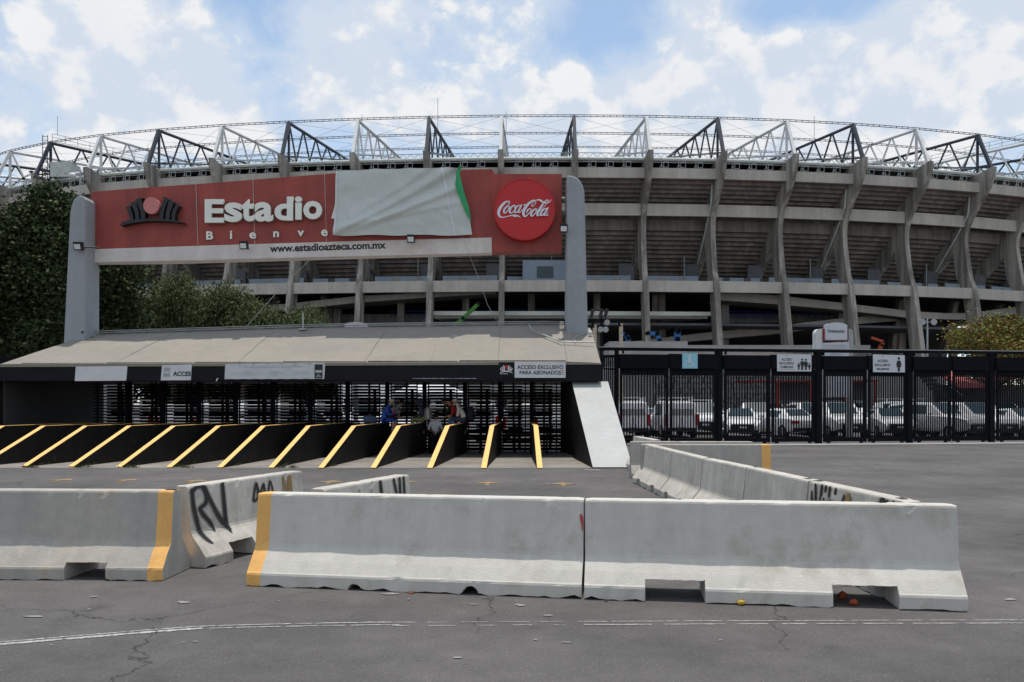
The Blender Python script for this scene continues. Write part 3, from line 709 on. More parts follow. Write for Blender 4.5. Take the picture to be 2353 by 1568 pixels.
bot = [(1291, 577.5), (1130, 580), (900, 586), (620, 594), (400, 600), (209, 602)]
poly = [(SG(x, y).x, SG(x, y).z) for x, y in topo+bot]
MB().prism(poly, 'y', YS, YS+.62).build('panel', M['sign_red'], sgn, fix=True)
wb = [(209, 573.5), (470, 565), (770, 556), (1130, 546.5), (1130, 580.5), (900, 586.5), (620, 594.5), (400, 600.5), (209, 602.5)]
MB().prism([(SG(x, y).x, SG(x, y).z) for x, y in wb], 'y', YS-.02, YS+.6).build('white_band', M['sign_white'], sgn, fix=True)
ub = MB()  # underside lip
ub.hexa([SG(209, 603.4, .03), SG(1130, 581.4, .03), SG(1130, 581.4, -.62), SG(209, 603.4, -.62), SG(209, 601.6, .03), SG(1130, 579.6, .03), SG(1130, 579.6, -.62), SG(209, 601.6, -.62)]); ub.build('bottom_lip', M['sign_white'], sgn)
for px in (452, 583, 748):
    i = MB(); y1 = float(np.interp(px, [t[0] for t in topo], [t[1] for t in topo])); i.path([SG(px-2, y1, .02), SG(px, 480, .03), SG(px+3, 566, .04)], .008, 4); i.build('loose_wire', M['sign_white'], sgn)
# raised word, one letter each
ex = [('E', 472, 517, 460, 513.5), ('s', 516, 558, 471, 511.5), ('t', 555, 584, 459, 510), ('a', 584, 625, 468, 510), ('d', 632, 676, 453, 507.5), ('i', 682, 699, 452.5, 504.5), ('o', 697+1, 742, 464, 505)]
ex = [('E', 472, 516, 459.5, 513), ('s', 517, 558, 467, 511.5), ('t', 555, 586, 459, 510), ('a', 586, 629, 466, 510.5), ('d', 632, 674.5, 453.5, 508), ('i', 679, 695, 453, 506), ('o', 698, 741, 463.5, 505)]
for ch, x0, x1, yt, yb in ex:
    p = SG(x0, yb, .12); w = (x1-x0)/F*YS; h = (yb-yt)/F*YS
    o = fit_text(ch, 'letter', p, w, h, [M['letter_white'], M['letter_edge']], sgn, bold=.035, depth=.12, edge=True)
    # blender's extrude is in font units; flatten to a real thickness
    me = o.data; co = np.empty(len(me.vertices)*3); me.vertices.foreach_get('co', co); co = co.reshape(-1, 3); y = co[:, 1]
    y0, y1 = y.min(), y.max(); co[:, 1] = (YS-.20-origin(sgn).y)+(y-y0)/(y1-y0)*.14; me.vertices.foreach_set('co', co.ravel()); me.update()
for ch, x0, x1, yt, yb in (('B', 474, 490, 532, 551), ('i', 528.5, 533.5, 530.5, 549.5), ('e', 573, 588.5, 534.5, 549), ('n', 628, 641, 532, 545.5), ('v', 683.5, 698.5, 530.5, 543.5), ('e', 738, 753, 528, 543)):
    p = SG(x0, yb, .06); o = fit_text(ch, 'small_letter', p, (x1-x0)/F*YS, (yb-yt)/F*YS, [M['letter_white'], M['letter_edge']], sgn, bold=.03, depth=.1, edge=True)
    me = o.data; co = np.empty(len(me.vertices)*3); me.vertices.foreach_get('co', co); co = co.reshape(-1, 3); y = co[:, 1]
    y0, y1 = y.min(), y.max(); co[:, 1] = (YS-.07-origin(sgn).y)+(y-y0)/(y1-y0)*.05; me.vertices.foreach_set('co', co.ravel()); me.update()
# first stroke of the next, covered letter
MB().prism([(SG(x, y).x, SG(x, y).z) for x, y in ((764, 505), (770, 484), (773, 470), (785, 470), (790, 505))], 'y', YS-.2, YS-.06).build('letter', M['letter_white'], sgn, fix=True)
fit_text('www.estadioazteca.com.mx', 'web_address', SG(620, 580.5, .024), 267/F*YS, 17.5/F*YS, M['print_black'], sgn, bold=.036, ang=.033)
# emblem: curved ribs, ball and ground stroke
def LZ(p): return (SG(480/1.7408+p[0]/13.653, 780/1.7408+p[1]/13.653)).xz
emb = {'emblem_rib': [
    [(285, 455), (315, 420), (400, 395), (450, 400), (430, 440), (470, 560), (510, 700), (525, 830), (530, 850), (415, 862), (400, 720), (350, 560)],
    [(430, 360), (460, 300), (530, 265), (600, 265), (615, 340), (660, 480), (700, 640), (705, 820), (705, 830), (590, 838), (570, 650), (520, 500), (480, 420)],
    [(590, 230), (640, 175), (740, 150), (830, 155), (780, 190), (770, 240), (830, 360), (870, 520), (890, 660), (880, 812), (770, 825), (750, 620), (690, 420), (620, 310)],
    [(1400, 125), (1500, 122), (1580, 150), (1650, 200), (1590, 260), (1530, 400), (1470, 600), (1450, 816), (1330, 806), (1340, 620), (1370, 450), (1430, 290), (1455, 200), (1440, 150)],
    [(1640, 230), (1700, 230), (1800, 300), (1730, 430), (1670, 600), (1640, 836), (1520, 818), (1530, 620), (1580, 430), (1610, 300)],
    [(1830, 345), (1890, 355), (1955, 400), (1880, 500), (1830, 620), (1810, 856), (1705, 842), (1720, 640), (1760, 500), (1830, 400)]]}
for i, pg in enumerate(emb['emblem_rib']): MB().prism([tuple(LZ(p)) for p in pg], 'y', YS-.26-.002*i, YS+.0).build('emblem_rib', M['logo_black'], sgn, fix=True)
pg = [(110, 1010), (185, 905), (400, 850), (700, 815), (900, 797), (1200, 797), (1500, 815), (1800, 850), (1950, 890), (2130, 940), (1950, 917), (1800, 905), (1500, 880), (1200, 872), (900, 880), (600, 915), (350, 960), (200, 1005), (130, 1022)]
MB().prism([tuple(LZ(p)) for p in pg], 'y', YS-.275, YS-.001).build('emblem_base', M['logo_black'], sgn, fix=True)
pg = [(1105+243*math.cos(a), 405+262*math.sin(a)) for a in np.linspace(0, 2*math.pi, 36, endpoint=False)]
MB().prism([tuple(LZ(p)) for p in pg], 'y', YS-.34, YS-.12).build('emblem_ball', M['logo_pink'], sgn, fix=True)
# round soft drink sign
disc = thing('round_sign', 'round red sign with white script at the right end of the red board', 'sign', SG(1205, 558, .3))
c0 = SG(1205, 487.5); R_ = 69.5/F*YS
pg = [(c0.x+R_*math.cos(a), c0.z+R_*math.sin(a)) for a in np.linspace(0, 2*math.pi, 72, endpoint=False)]
MB().prism(pg, 'y', YS-.42, YS-.002).build('disc', M['coke_red'], disc, fix=True)
mb = MB(); n = 72
for i in range(n):
    a, b = 2*math.pi*i/n, 2*math.pi*(i+1)/n
    q = lambda t, r, y: (c0.x+r*math.cos(t), y, c0.z+r*math.sin(t))
    mb.add([q(a, R_+.0, YS-.44), q(b, R_+.0, YS-.44), q(b, R_-.03, YS-.44), q(a, R_-.03, YS-.44), q(a, R_+.012, YS-.40), q(b, R_+.012, YS-.40)], [(0, 3, 2, 1), (0, 1, 5, 4)])
mb.build('rim', M['coke_red'], disc)
strokes = [
 [(440, 655, 20), (468, 625, 26), (470, 598, 26), (430, 590, 28), (370, 612, 46), (290, 690, 64), (232, 785, 68), (212, 870, 64), (232, 935, 48), (292, 970, 30), (390, 957, 20), (480, 933, 22), (545, 925, 34), (596, 934, 62), (645, 932, 40), (698, 950, 26), (738, 977, 4)],
 [(440, 690, 26), (385, 735, 38), (340, 805, 44), (345, 862, 36), (388, 855, 28), (440, 800, 26), (472, 740, 24), (462, 698, 22), (436, 692, 20)],
 [(415, 715, 12), (445, 755, 14), (490, 750, 12), (520, 725, 10)],
 [(592, 738, 30), (608, 705, 26), (580, 690, 24), (530, 722, 36), (482, 800, 44), (482, 862, 38), (528, 868, 28), (580, 820, 18), (625, 765, 12)],
 [(700, 692, 28), (645, 725, 34), (598, 805, 40), (598, 858, 34), (640, 855, 26), (690, 795, 22), (722, 730, 20)],
 [(752, 690, 36), (705, 790, 38), (680, 850, 36), (712, 862, 24), (750, 828, 16), (776, 782, 10)],
 [(1092, 600, 12), (1060, 600, 12), (1020, 645, 16), (998, 700, 18), (1020, 722, 16), (1060, 690, 16), (1095, 635, 18), (1090, 595, 22), (1050, 578, 32), (975, 615, 48), (885, 700, 62), (820, 800, 68), (800, 885, 62), (820, 945, 48), (862, 950, 34), (925, 895, 22), (978, 830, 20), (985, 790, 18), (950, 778, 22), (905, 812, 36), (885, 855, 24), (868, 888, 6)],
 [(1092, 775, 26), (1035, 815, 38), (982, 890, 46), (988, 948, 38), (1030, 938, 28), (1088, 880, 26), (1120, 822, 24), (1112, 780, 22), (1088, 776, 20)],
 [(1068, 800, 10), (1100, 838, 14), (1150, 835, 12)],
 [(1220, 860, 14), (1180, 930, 20), (1135, 942, 36), (1135, 890, 48), (1180, 805, 54), (1235, 715, 48), (1290, 640, 38), (1340, 585, 26), (1378, 570, 20), (1386, 592, 18), (1370, 625, 16), (1330, 690, 14), (1270, 765, 14), (1190, 840, 14)],
 [(1345, 775, 28), (1275, 805, 36), (1218, 880, 42), (1212, 935, 38), (1252, 928, 28), (1310, 870, 22), (1350, 800, 20)],
 [(1378, 770, 38), (1322, 870, 38), (1290, 930, 38), (1322, 940, 24), (1365, 905, 14), (1388, 855, 10)],
 [(1100, 585, 12), (1150, 575, 28), (1200, 588, 40), (1240, 612, 44), (1280, 636, 36), (1330, 652, 26), (1390, 638, 30), (1440, 602, 18), (1474, 560, 3)]]
mb = MB()
def CK(u, v, h=0): p = SG(1960/1.7408+u/10.50, 720/1.7408+v/10.50); return (p.x, YS-.425-h, p.z)
for i, sp in enumerate(strokes): ribbon(mb, sp, CK, sub=5, h0=.004+.011*i, dh=.0001)
mb.add([CK(*q, .15) for q in ((812, 678), (858, 678), (838, 714), (796, 714))], [(0, 1, 2, 3)])
mb.add([CK(1370+18*math.cos(a), 938+18*math.sin(a), .15) for a in np.linspace(0, 6.28, 10, endpoint=False)], [tuple(range(10))])
mb.build('script_lettering', M['print_white'], disc)
for py in (455.5, 487):
    p = SG(1291, py); MB().tube((p.x-.02, YS+.3, p.z), (p.x+.32, YS+.3, p.z), .11, 12).build('mounting_tube', M['pylon'], sgn)
for py in (492, 512, 531):
    p = SG(209, py); MB().tube((p.x-.3, YS+.2, p.z), (p.x+.02, YS+.2, p.z), .10, 12).build('mounting_tube', M['pylon'], sgn)
# tarpaulin tied over the second word
tp = thing('tarpaulin', 'creased grey tarpaulin with green underside tied over part of the red sign', 'tarpaulin', SG(925, 545, .3))
def tarp_pt(u, v):
    tl, trr, bl, br = (775, 397.5), (1050, 390), (770, 545), (1085, 543)
    if u < .9: pass
    x = (tl[0]*(1-u)+trr[0]*u)*(1-v)+(bl[0]*(1-u)+br[0]*u)*v; y = (tl[1]*(1-u)+trr[1]*u)*(1-v)+(bl[1]*(1-u)+br[1]*u)*v
    # right edge curls back near the top
    if u > .9: x += (u-.9)*10*(-10*math.exp(-((v-.25)/.18)**2)+4*math.sin(v*3))
    y += 1.2*math.sin(u*17)*(v > .97)-.9*math.sin(u*23)*(v < .03)
    def fold(c, w, amp, s): d = (v-(c+(1-u)*s))/w; return 1.15*amp*(math.exp(-d*d) if d > 0 else math.exp(-d*d*.25))
    h = .12+.05*math.sin(u*4)+.03*math.sin(v*9+u*3)
    h += fold(-.02, .045, .09, 1.0)+fold(.28, .05, .10, .72)+fold(-.25, .05, .05, 1.1)*(u > .1)+fold(.5, .035, .035, .4)-fold(.10, .05, .06, .92)
    h += .012*mnoise.noise(Vector((u*16, v*10, 0)))+.02*mnoise.noise(Vector((u*6, v*5, 4)))
    h += .03*math.exp(-((u-.56)/.006)**2)*.4
    p = SG(x, y); return (p.x, YS-.08-h-.03, p.z)
NU, NV = 110, 60; mb = MB(); mb.add([tarp_pt(i/NU, j/NV) for j in range(NV+1) for i in range(NU+1)], [(j*(NU+1)+i, j*(NU+1)+i+1, (j+1)*(NU+1)+i+1, (j+1)*(NU+1)+i) for j in range(NV) for i in range(NU)], 0, True)
mb.build('cloth', M['tarp'], tp)
def stripe(u0, u1, m, nm, dd):
    mb = MB(); vs = []
    for j in range(NV+1):
        for u in (u0, u1): x, y, z = tarp_pt(u, j/NV); vs.append((x, y-dd, z))
    mb.add(vs, [(2*j, 2*j+1, 2*j+3, 2*j+2) for j in range(NV)], 0, True); mb.build(nm, m, tp)
stripe(.868, .886, M['panel_white'], 'seam_strip', .012); stripe(.002, .016, M['panel_white'], 'hem', .012)
mb = MB(); fl = [(1047, 398, .14), (1050, 390, .22), (1055, 381, .30), (1060.5, 386, .26), (1056, 398, .22), (1058, 407, .2), (1066, 440, .2), (1078, 478, .14), (1083, 512, .12), (1074, 497, .16), (1062, 470, .18), (1052, 445, .2), (1046, 425, .24), (1048, 408, .26)]
mb.add([SG(x, y, d+.12) for x, y, d in fl], [tuple(range(len(fl)))]); mb.build('turned_corner', M['tarp_green'], tp)
# flood lights fixed on the sign
def floodlight(px, py, Y, label, arm=(0, 0)):
    p = PX(px, py, Y); t = thing('floodlight', label, 'floodlight', p); s = .135
    mb = MB(); tilt = .05
    mb.hexa([(p.x-s, p.y-.02-tilt, p.z-s), (p.x+s, p.y-.02-tilt, p.z-s), (p.x+s, p.y+.10, p.z-s+.02), (p.x-s, p.y+.10, p.z-s+.02), (p.x-s, p.y-.16, p.z+s), (p.x+s, p.y-.16, p.z+s), (p.x+s, p.y+.05, p.z+s+.03), (p.x-s, p.y+.05, p.z+s+.03)])
    mb.build('housing', M['print_black'], t)
    e = s-.03; mb = MB(); mb.add([(p.x-e, p.y-.03-tilt-.004, p.z-e), (p.x+e, p.y-.03-tilt-.004, p.z-e), (p.x+e, p.y-.155, p.z+e-.05), (p.x-e, p.y-.155, p.z+e-.05)], [(0, 1, 2, 3)]); mb.build('lens', M['lens_white'], t)
    mb = MB(); q = p+Vector((arm[0], .45, arm[1])); mb.path([p+Vector((0, .07, 0)), q], .025, 5); mb.build('bracket', M['print_black'], t)
floodlight(181.5, 567, 28.9, 'black floodlight fixed on the left pylon beside the red sign', (.5, .05))
floodlight(561, 565, 29.35, 'black floodlight in front of the white band below the small raised letters')
floodlight(944.5, 550, 29.35, 'black floodlight in front of the sign just below the tarpaulin')
floodlight(1295, 526, 28.9, 'black floodlight between the round sign and the right pylon', (.25, .03))
p = PX(184, 452, 29.5); cc = thing('security_camera', 'white dome security camera on a thin pole above the left pylon', 'camera', p)
MB().tube(p, p+Vector((0, 0, .95)), .03, 6).build('pole', M['galvanised'], cc)
q = p+Vector((-.12, -.1, .72)); MB().ball(q+Vector((-.1, 0, 0)), .13, 12, (1, 1, .8)).build('dome', M['panel_white'], cc); MB().tube(q+Vector((-.12, 0, .05)), q+Vector((.12, .1, .12)), .05, 6).build('arm', M['panel_white'], cc)
mb = MB(); mb.path([PX(712, 597, 29.6), PX(640, 668, 29.6), PX(565, 752, 29.7)], .012, 4); single(mb, 'guy_wire', M['galvanised'], 'thin wire running from under the red sign down to the roof ridge on the left', 'wire')
mb = MB(); mb.path([PX(1062, 545, 29.4), PX(1100, 640, 29.6), PX(1120, 700, 29.7), PX(1150, 752, 29.8)], .010, 4); single(mb, 'guy_wire', M['galvanised'], 'thin wire hanging from the tarpaulin corner down to the roof ridge', 'wire')

# ------------------------------------------------------------------ panels hung on the fascia
def FP(px, py, d=.02): return PX(px, py, YF-d)
def quadboard(name, pts, m, label, cat='sign', th=.02, d=.022):
    t = thing(name, label, cat, FP(sum(p[0] for p in pts)/4, max(p[1] for p in pts), d))
    MB().prism([(FP(*p).x, FP(*p).z) for p in pts], 'y', YF-d-th, YF-.002).build('board', m, t, fix=True); return t
quadboard('blank_panel', [(172.5, 876), (175, 843), (293, 841.5), (290, 875)], M['panel_white'], 'blank white panel on the black fascia, leftmost of the boards')
tb = quadboard('torn_sign', [(370, 874.5), (373, 840), (441, 838), (438.5, 874)], M['panel_white'], 'torn white sign reading ACCES on the black fascia')
fit_text('ACCES', 'lettering', FP(397.5, 864.5, .05), 41/F*YF, 10.5/F*YF, M['print_black'], tb, bold=.03)
mb = MB()
for i in range(6):
    for j in range(3): p = FP(376+i*2.6, 845+j*3.4, .05); mb.box((p.x, p.y, p.z-.03), (p.x+.028, p.y+.003, p.z))
mb.add([FP(375, 866, .048), FP(390, 866, .048), FP(390, 856, .048), (FP(383, 858, .048)), FP(375, 857, .048)], [(0, 1, 2, 3, 4)]); mb.build('printed_picture', M['print_grey'], tb)
bn = thing('banner', 'long faded white banner with a phone picture at its right end on the fascia', 'banner', FP(632, 872, .03))
cor = [(516, 872), (517.5, 836), (747.5, 833.5), (745, 871.5)]
NB = 46; mb = MB(); vs = []
for j in range(9):
    v = j/8
    for i in range(NB+1):
        u = i/NB; x = (cor[1][0]*(1-u)+cor[2][0]*u)*(1-v)+(cor[0][0]*(1-u)+cor[3][0]*u)*v; y = (cor[1][1]*(1-u)+cor[2][1]*u)*(1-v)+(cor[0][1]*(1-u)+cor[3][1]*u)*v
        y += .7*abs(math.sin(u*math.pi*8))*(1-2*v)
        q = FP(x, y, .035+.012*mnoise.noise(Vector((u*14, v*3, 1)))); vs.append(q)
mb.add(vs, [(j*(NB+1)+i, j*(NB+1)+i+1, (j+1)*(NB+1)+i+1, (j+1)*(NB+1)+i) for j in range(8) for i in range(NB)], 0, True); mb.build('cloth', M['banner_white'], bn)
fit_text('¿Tu boleto para este evento es Ticketmaster SafeTix?', 'lettering', FP(561, 846.5, .055), 134/F*YF, 5.2/F*YF, M['print_faint'], bn, bold=.01, ang=.012)
for tx, x, w in ((('Descarga la', 'app Ticketmaster MX'), 557, 40), (('Inicia sesión en tu', '"Mi Cuenta"'), 618, 36), (('Muestra tu entrada', 'desde tu App o Wallet'), 673, 42)):
    for i, s in enumerate(tx): fit_text(s, 'lettering', FP(x, 857+i*5.2, .055), w*(len(s)/22)/F*YF, 3.2/F*YF, M['print_faint'], bn)
mb = MB(); p, q = FP(723, 869.5, .05), FP(741, 837.5, .05); mb.box((p.x, p.y, p.z), (q.x, q.y+.004, q.z)); mb.build('phone_print', M['print_black'], bn)
mb = MB(); p, q = FP(724.5, 856.5, .056), FP(739.5, 851, .056); mb.box((p.x, p.y, p.z), (q.x, q.y+.004, q.z))
for i in range(5): mb.add([FP(731, 858, .056), FP(726+i*3, 867, .056), FP(727.5+i*3, 867, .056)], [(0, 1, 2)])
mb.build('phone_screen', M['print_faint'], bn)
mb = MB()
for i in range(8):
    p = FP(518+i*32.4, 837.2-i*.3, .055); mb.tube((p.x, p.y-.01, p.z), (p.x, p.y+.01, p.z), .014, 6)
mb.build('rivet', M['gutter'], bn)
mb = MB(); mb.add([FP(863/1, 0, 0)]*0, []) if 0 else None
mb = MB(); mb.prism([(FP(*p).x, FP(*p).z) for p in ((496, 876), (499, 869), (501.5, 869), (498.5, 876.5))], 'y', YF-.03, YF-.004); single(mb, 'paper_scrap', M['panel_white'], 'small white paper scrap stuck on the fascia left of the long banner', 'scrap')
mb = MB()
for (x0, x1, y) in ((948, 1098, 834.5), (948, 1098, 870)):
    pts = [(x, y+.4*math.sin(x), random.uniform(.3, 1.6)) for x in np.arange(x0, x1, 3.0)]
    ribbon(mb, pts, lambda u, v, h=0: FP(u, v, .004+h), sub=1, cap=False, dh=.00002)
mb.build('glue_line', M['print_faint'], ent)
es = quadboard('dark_emblem_sign', [(1146.5, 868.5), (1146.5, 833), (1182, 833), (1182, 868.5)], M['fascia_black'], 'small dark sign with white crown emblem and red ball next to the subscribers sign')
def EZ(u, v, h=0): p = FP(1149+u, 838+v, .047+h); return p
mb = MB(); k_ = 0
for sx in (1, -1):
    for i, (x, top, w) in enumerate(((5.2, 2, 3.2), (9, 5.5, 2.6), (12, 8.5, 2.2))):
        ribbon(mb, [(14.5+sx*(x+1.6), top, w*.8), (14.5+sx*(x+.2), top+4, w), (14.5+sx*(x-.6), 15, w*.9)], EZ, h0=.001+.001*k_, dh=.00001, cap=False); k_ += 1
ribbon(mb, [(0, 20, 1), (6, 16.5, 2.2), (14, 15.5, 2.6), (22, 16.5, 2.2), (29, 19.5, .6)], EZ, h0=.01, dh=.00001); mb.build('emblem', M['panel_white'], es)
mb = MB(); mb.add([EZ(14.5+3.8*math.cos(a), 6+4.6*math.sin(a), .012) for a in np.linspace(0, 6.283, 14, endpoint=False)][::-1], [tuple(range(14))]); mb.build('emblem_ball', M['print_red'], es)
fit_text('ESTADIO', 'lettering', FP(1150, 860.3, .05), 17/F*YF, 2.6/F*YF, M['panel_white'], es, bold=.02)
ab = quadboard('subscribers_sign', [(1182.5, 868.5), (1182.5, 831.8), (1299.5, 832.3), (1299.5, 868.5)], M['panel_white'], 'white sign reading ACCESO EXCLUSIVO PARA ABONADOS on the fascia')
fit_text('ACCESO EXCLUSIVO', 'lettering', FP(1188.5, 848.5, .05), 105.5/F*YF, 9/F*YF, M['print_black'], ab, bold=.015)
fit_text('PARA ABONADOS', 'lettering', FP(1194, 861, .05), 95/F*YF, 9/F*YF, M['print_black'], ab, bold=.015)
mb = MB()
for x, y, w in ((1290, 852.6, 5), (1290, 857, 5.5), (1291, 861.5, 5), (1283, 861.8, 5)): mb.add([FP(x, y, .05), FP(x+w, y-.3, .05), FP(x+w, y-1.8, .05), FP(x, y-1.4, .05)], [(0, 1, 2, 3)])
mb.build('tape', M['print_red'], ab)

# ------------------------------------------------------------------ lane walls
WX = [(-92, 1072), (-50, 1072.5), (55, 1073), (162, 1074), (272, 1075), (388, 1075.5), (505, 1076), (623, 1076.5), (738, 1077), (858, 1077), (988, 1077.3), (1112, 1077.5), (1240.5, 1077.5)]
ordn = ['nearest to the grey buttress', 'second from the grey buttress', 'third from the grey buttress', 'fourth from the grey buttress', 'fifth from the grey buttress', 'sixth from the grey buttress', 'seventh from the grey buttress', 'eighth from the grey buttress', 'ninth from the grey buttress', 'tenth from the grey buttress', 'eleventh from the grey buttress', 'twelfth from the grey buttress', 'thirteenth from the grey buttress']
WALLX = []; WSK = []
def wallx(i, y): return WALLX[i]+WSK[i]*(y-21.0)
def wallz(y): return .985
def wpos(i):
    px, py = WX[i]; Y = EYE*F/(py-HY); return (px-CX)/F*Y
for i, (px, py) in enumerate(WX):
    x = wpos(i) if i else wpos(1)-1.2; WALLX.append(x)
    n_ = ordn[len(WX)-1-i]
    sk = {8: .05, 9: .05, 10: .05, 11: .035, 12: 0.0}.get(i, .035); WSK.append(sk)
    t = thing('lane_wall', f'black lane wall with sloping yellow front edge, {n_}', 'wall', (x, 25, 0), 0, 'black walls dividing the turnstile lanes')
    yb = EYE*F/(py-HY); ys = 24.4; ye = 29.0; h = .985; w = .065; he = wallz(ye)
    mb = MB(); prof_ = [(yb, 0.008), (ys, h), (ye, he), (ye, floor_z(ye)-.03), (LY0+.01, -.03)]; vs = [(x+s*w+sk*(y-21), y, z) for s in (-1, 1) for y, z in prof_]; n5 = 5
    mb.add(vs, [tuple(range(4, -1, -1)), tuple(range(5, 10))]+[(j, (j+1) % 5, 5+(j+1) % 5, 5+j) for j in range(5)]); mb.build('wall', M['wall_black'], t, fix=True)
    c = MB(); e = .012; n = 8
    for j in range(n):
        a = j/n; b = (j+1)/n; wj = w+.003; xA = x+sk*(yb+(ys-yb)*a-21); xB = x+sk*(yb+(ys-yb)*b-21)
        A = (yb+(ys-yb)*a, h*a+.012*(1-a)); B = (yb+(ys-yb)*b, h*b+.012*(1-b))
        c.hexa([(xA-wj, A[0], A[1]+.001), (xA+wj, A[0], A[1]+.001), (xB+wj, B[0], B[1]+.001), (xB-wj, B[0], B[1]+.001), (xA-wj, A[0]-.008, A[1]+e), (xA+wj, A[0]-.008, A[1]+e), (xB+wj, B[0]-.008, B[1]+e), (xB-wj, B[0]-.008, B[1]+e)])
    c.slab((x-w-.002+sk*(ys-21), ys-.008), (x-w-.002+sk*(ye-21), ye), h+.001, h+e, -2*w-.004, za=(he+.001, he+e)); c.build('yellow_edge', M['wall_yellow'], t)
    if i > 8: xe = x+w+sk*(ye-21.3)+.006; MB().box((xe, ye-.5, .62), (xe+.01, ye-.1, .72)).build('number_plate', M['galvanised'], t)

# ------------------------------------------------------------------ turnstiles
bar_x = MB().tube((-.5, 0, 0), (.5, 0, 0), .023, 5, smooth=False).mesh('bar', M['steel_black'])
arm_m = MB().tube((0, 0, 0), (.60, 0, 0), .024, 6).mesh('arm', M['steel_black'])
post_m = MB().box((-.09, -.09, 0), (.09, .09, 2.50)).mesh('post', M['steel_black'])
thin_m = MB().box((-.022, -.022, 0), (.022, .022, 2.50)).mesh('upright', M['steel_black'])
col_m = MB().tube((0, 0, .1), (0, 0, 2.2), .055, 10).mesh('rotor_column', M['steel_black'])
pan_m = MB().box((-.5, -.02, .05), (.5, .02, .12)).mesh('kick_slat', M['steel_black'])
lanes = [(wallx(i, 29), wallx(i+1, 29)) for i in range(len(WALLX)-1)]+[(WALLX[-1], 1.80)]
for li, (a, b) in enumerate(lanes):
    if b < -16.2: continue
    a = max(a, -16.2); w = b-a; cx = (a+b)/2; n_ = ordn[len(lanes)-1-li]
    t = thing('turnstile', f'black full-height barred turnstile in the lane {n_}', 'turnstile', (cx, 29.4, -.085), 0, 'full-height turnstiles under the black fascia')
    link('post', post_m, t, (w/2, 0, 0), scale=(.8, .8, 1))
    link('post', post_m, t, (w*.06-.15, .75, 0), scale=(.4, .4, 1))
    for f_ in (-.40, .30): link('upright', thin_m, t, (w*f_, .02, 0))
    for j in range(22):      # fixed comb of flat bars
        z = .16+j*.108; link('bar', bar_x, t, (-w*.02, 0, z), scale=(w*.97, 1, 1))
    for j in range(16):      # rear comb covering most of the lane
        z = .70+j*.108+.055; link('bar', bar_x, t, (-w*.14, .95, z), scale=(w*.72, 1.1, 1.1))
    link('rotor_column', col_m, t, (w*.12, .55, 0))
    ph = .35+li*.37
    for q in range(3):
        for j in range(13): link('arm', arm_m, t, (w*.12, .55, .42+j*.135), (0, 0, ph+q*2*math.pi/3))
    for j in range(6): link('kick_slat', pan_m, t, (0, .06, .02+j*.12), scale=(w*.95, 1, 1.15))
    if li >= 9: MB().tube((cx-.05, 28.6, -.07), (cx-.05, 28.6, .98), .035, 8).build('guide_post', M['steel_black'], t)

# ================================================================== GATES AND FENCE
FA = Vector(((1380-CX)/F*33.0, 33.0)); FB = Vector(((2353-CX)/F*35.6, 35.6)); FD = (FB-FA).normalized(); FN = Vector((FD.y, -FD.x))   # FN faces the street
def FLp(px, off=0.0):
    s = (px-CX)/F; a = FA+FN*off; d = FD      # a.x+t d.x = s (a.y+t d.y)
    t = (s*a.y-a.x)/(d.x-s*d.y); return a+d*t
def fz(px, py, off=0.0): p = FLp(px, off); return EYE+(HY-py)/F*p.y
def FV(px, py, off=0.0): p = FLp(px, off); return Vector((p.x, p.y, fz(px, py, off)))
zt0, zt1 = 3.78, 3.90
fr = thing('gate_frame', 'black steel frame of posts and a long top rail that carries the barred gates', 'frame', (*FLp(1860), 0))
a, b = FLp(1378, .06), FLp(2620, .06); MB().slab(a, b, zt0, zt1, .16).build('top_rail', M['steel_black'], fr)
MB().slab(FLp(1378, .075), FLp(2620, .075), zt1+.001, zt1+.03, .19).build('rail_cap', M['galvanised'], fr)
for px, w in ((1418, 8), (1655, 11), (1883, 13), (2092, 12), (2281, 11), (2475, 11)):
    MB().slab(FLp(px-w/2, .05), FLp(px+w/2, .05), 0, zt0-.001, .14).build('post', M['steel_black'], fr)
for px in (1432, 1645, 1668, 1872, 1893, 2080, 2101, 2270, 2290): MB().slab(FLp(px-2, .0), FLp(px+2, .0), 3.66, zt0-.001, .06).build('hanger', M['steel_black'], fr)
MB().slab(FLp(1386), FLp(1414), 3.5, 3.6, .06).build('narrow_panel_rail', M['steel_black'], fr); MB().slab(FLp(1386), FLp(1414), 3.02, 3.07, .05).build('narrow_panel_rail', M['steel_black'], fr); MB().slab(FLp(1386), FLp(1414), .05, .3, .05).build('narrow_panel_rail', M['steel_black'], fr)
for i in range(6): px = 1388+i*4.7; MB().slab(FLp(px, -.01), FLp(px+2.2, -.01), .3, 3.5, .04).build('bar', M['steel_black'], fr)
gates = [((1424, 1537), (1539, 1648), 'under the wheelchair sign'), ((1664, 1771), (1773, 1875), 'with the families sign at its right end'), ((1892, 1993), (1995, 2086), 'with the women sign at its right end'),
         ((2100, 2187), (2189, 2273), 'with no sign, next right after the women sign gate'), ((2290, 2380), (2382, 2468), 'cut by the right edge of the photo')]
barm = {}
def gate_bar(L):
    return MB().box((0, -.018, 0), (.044, .018, L)).mesh('bar', M['steel_black'])
bm_ = gate_bar(2.56); ang = math.atan2(FD.y, FD.x)
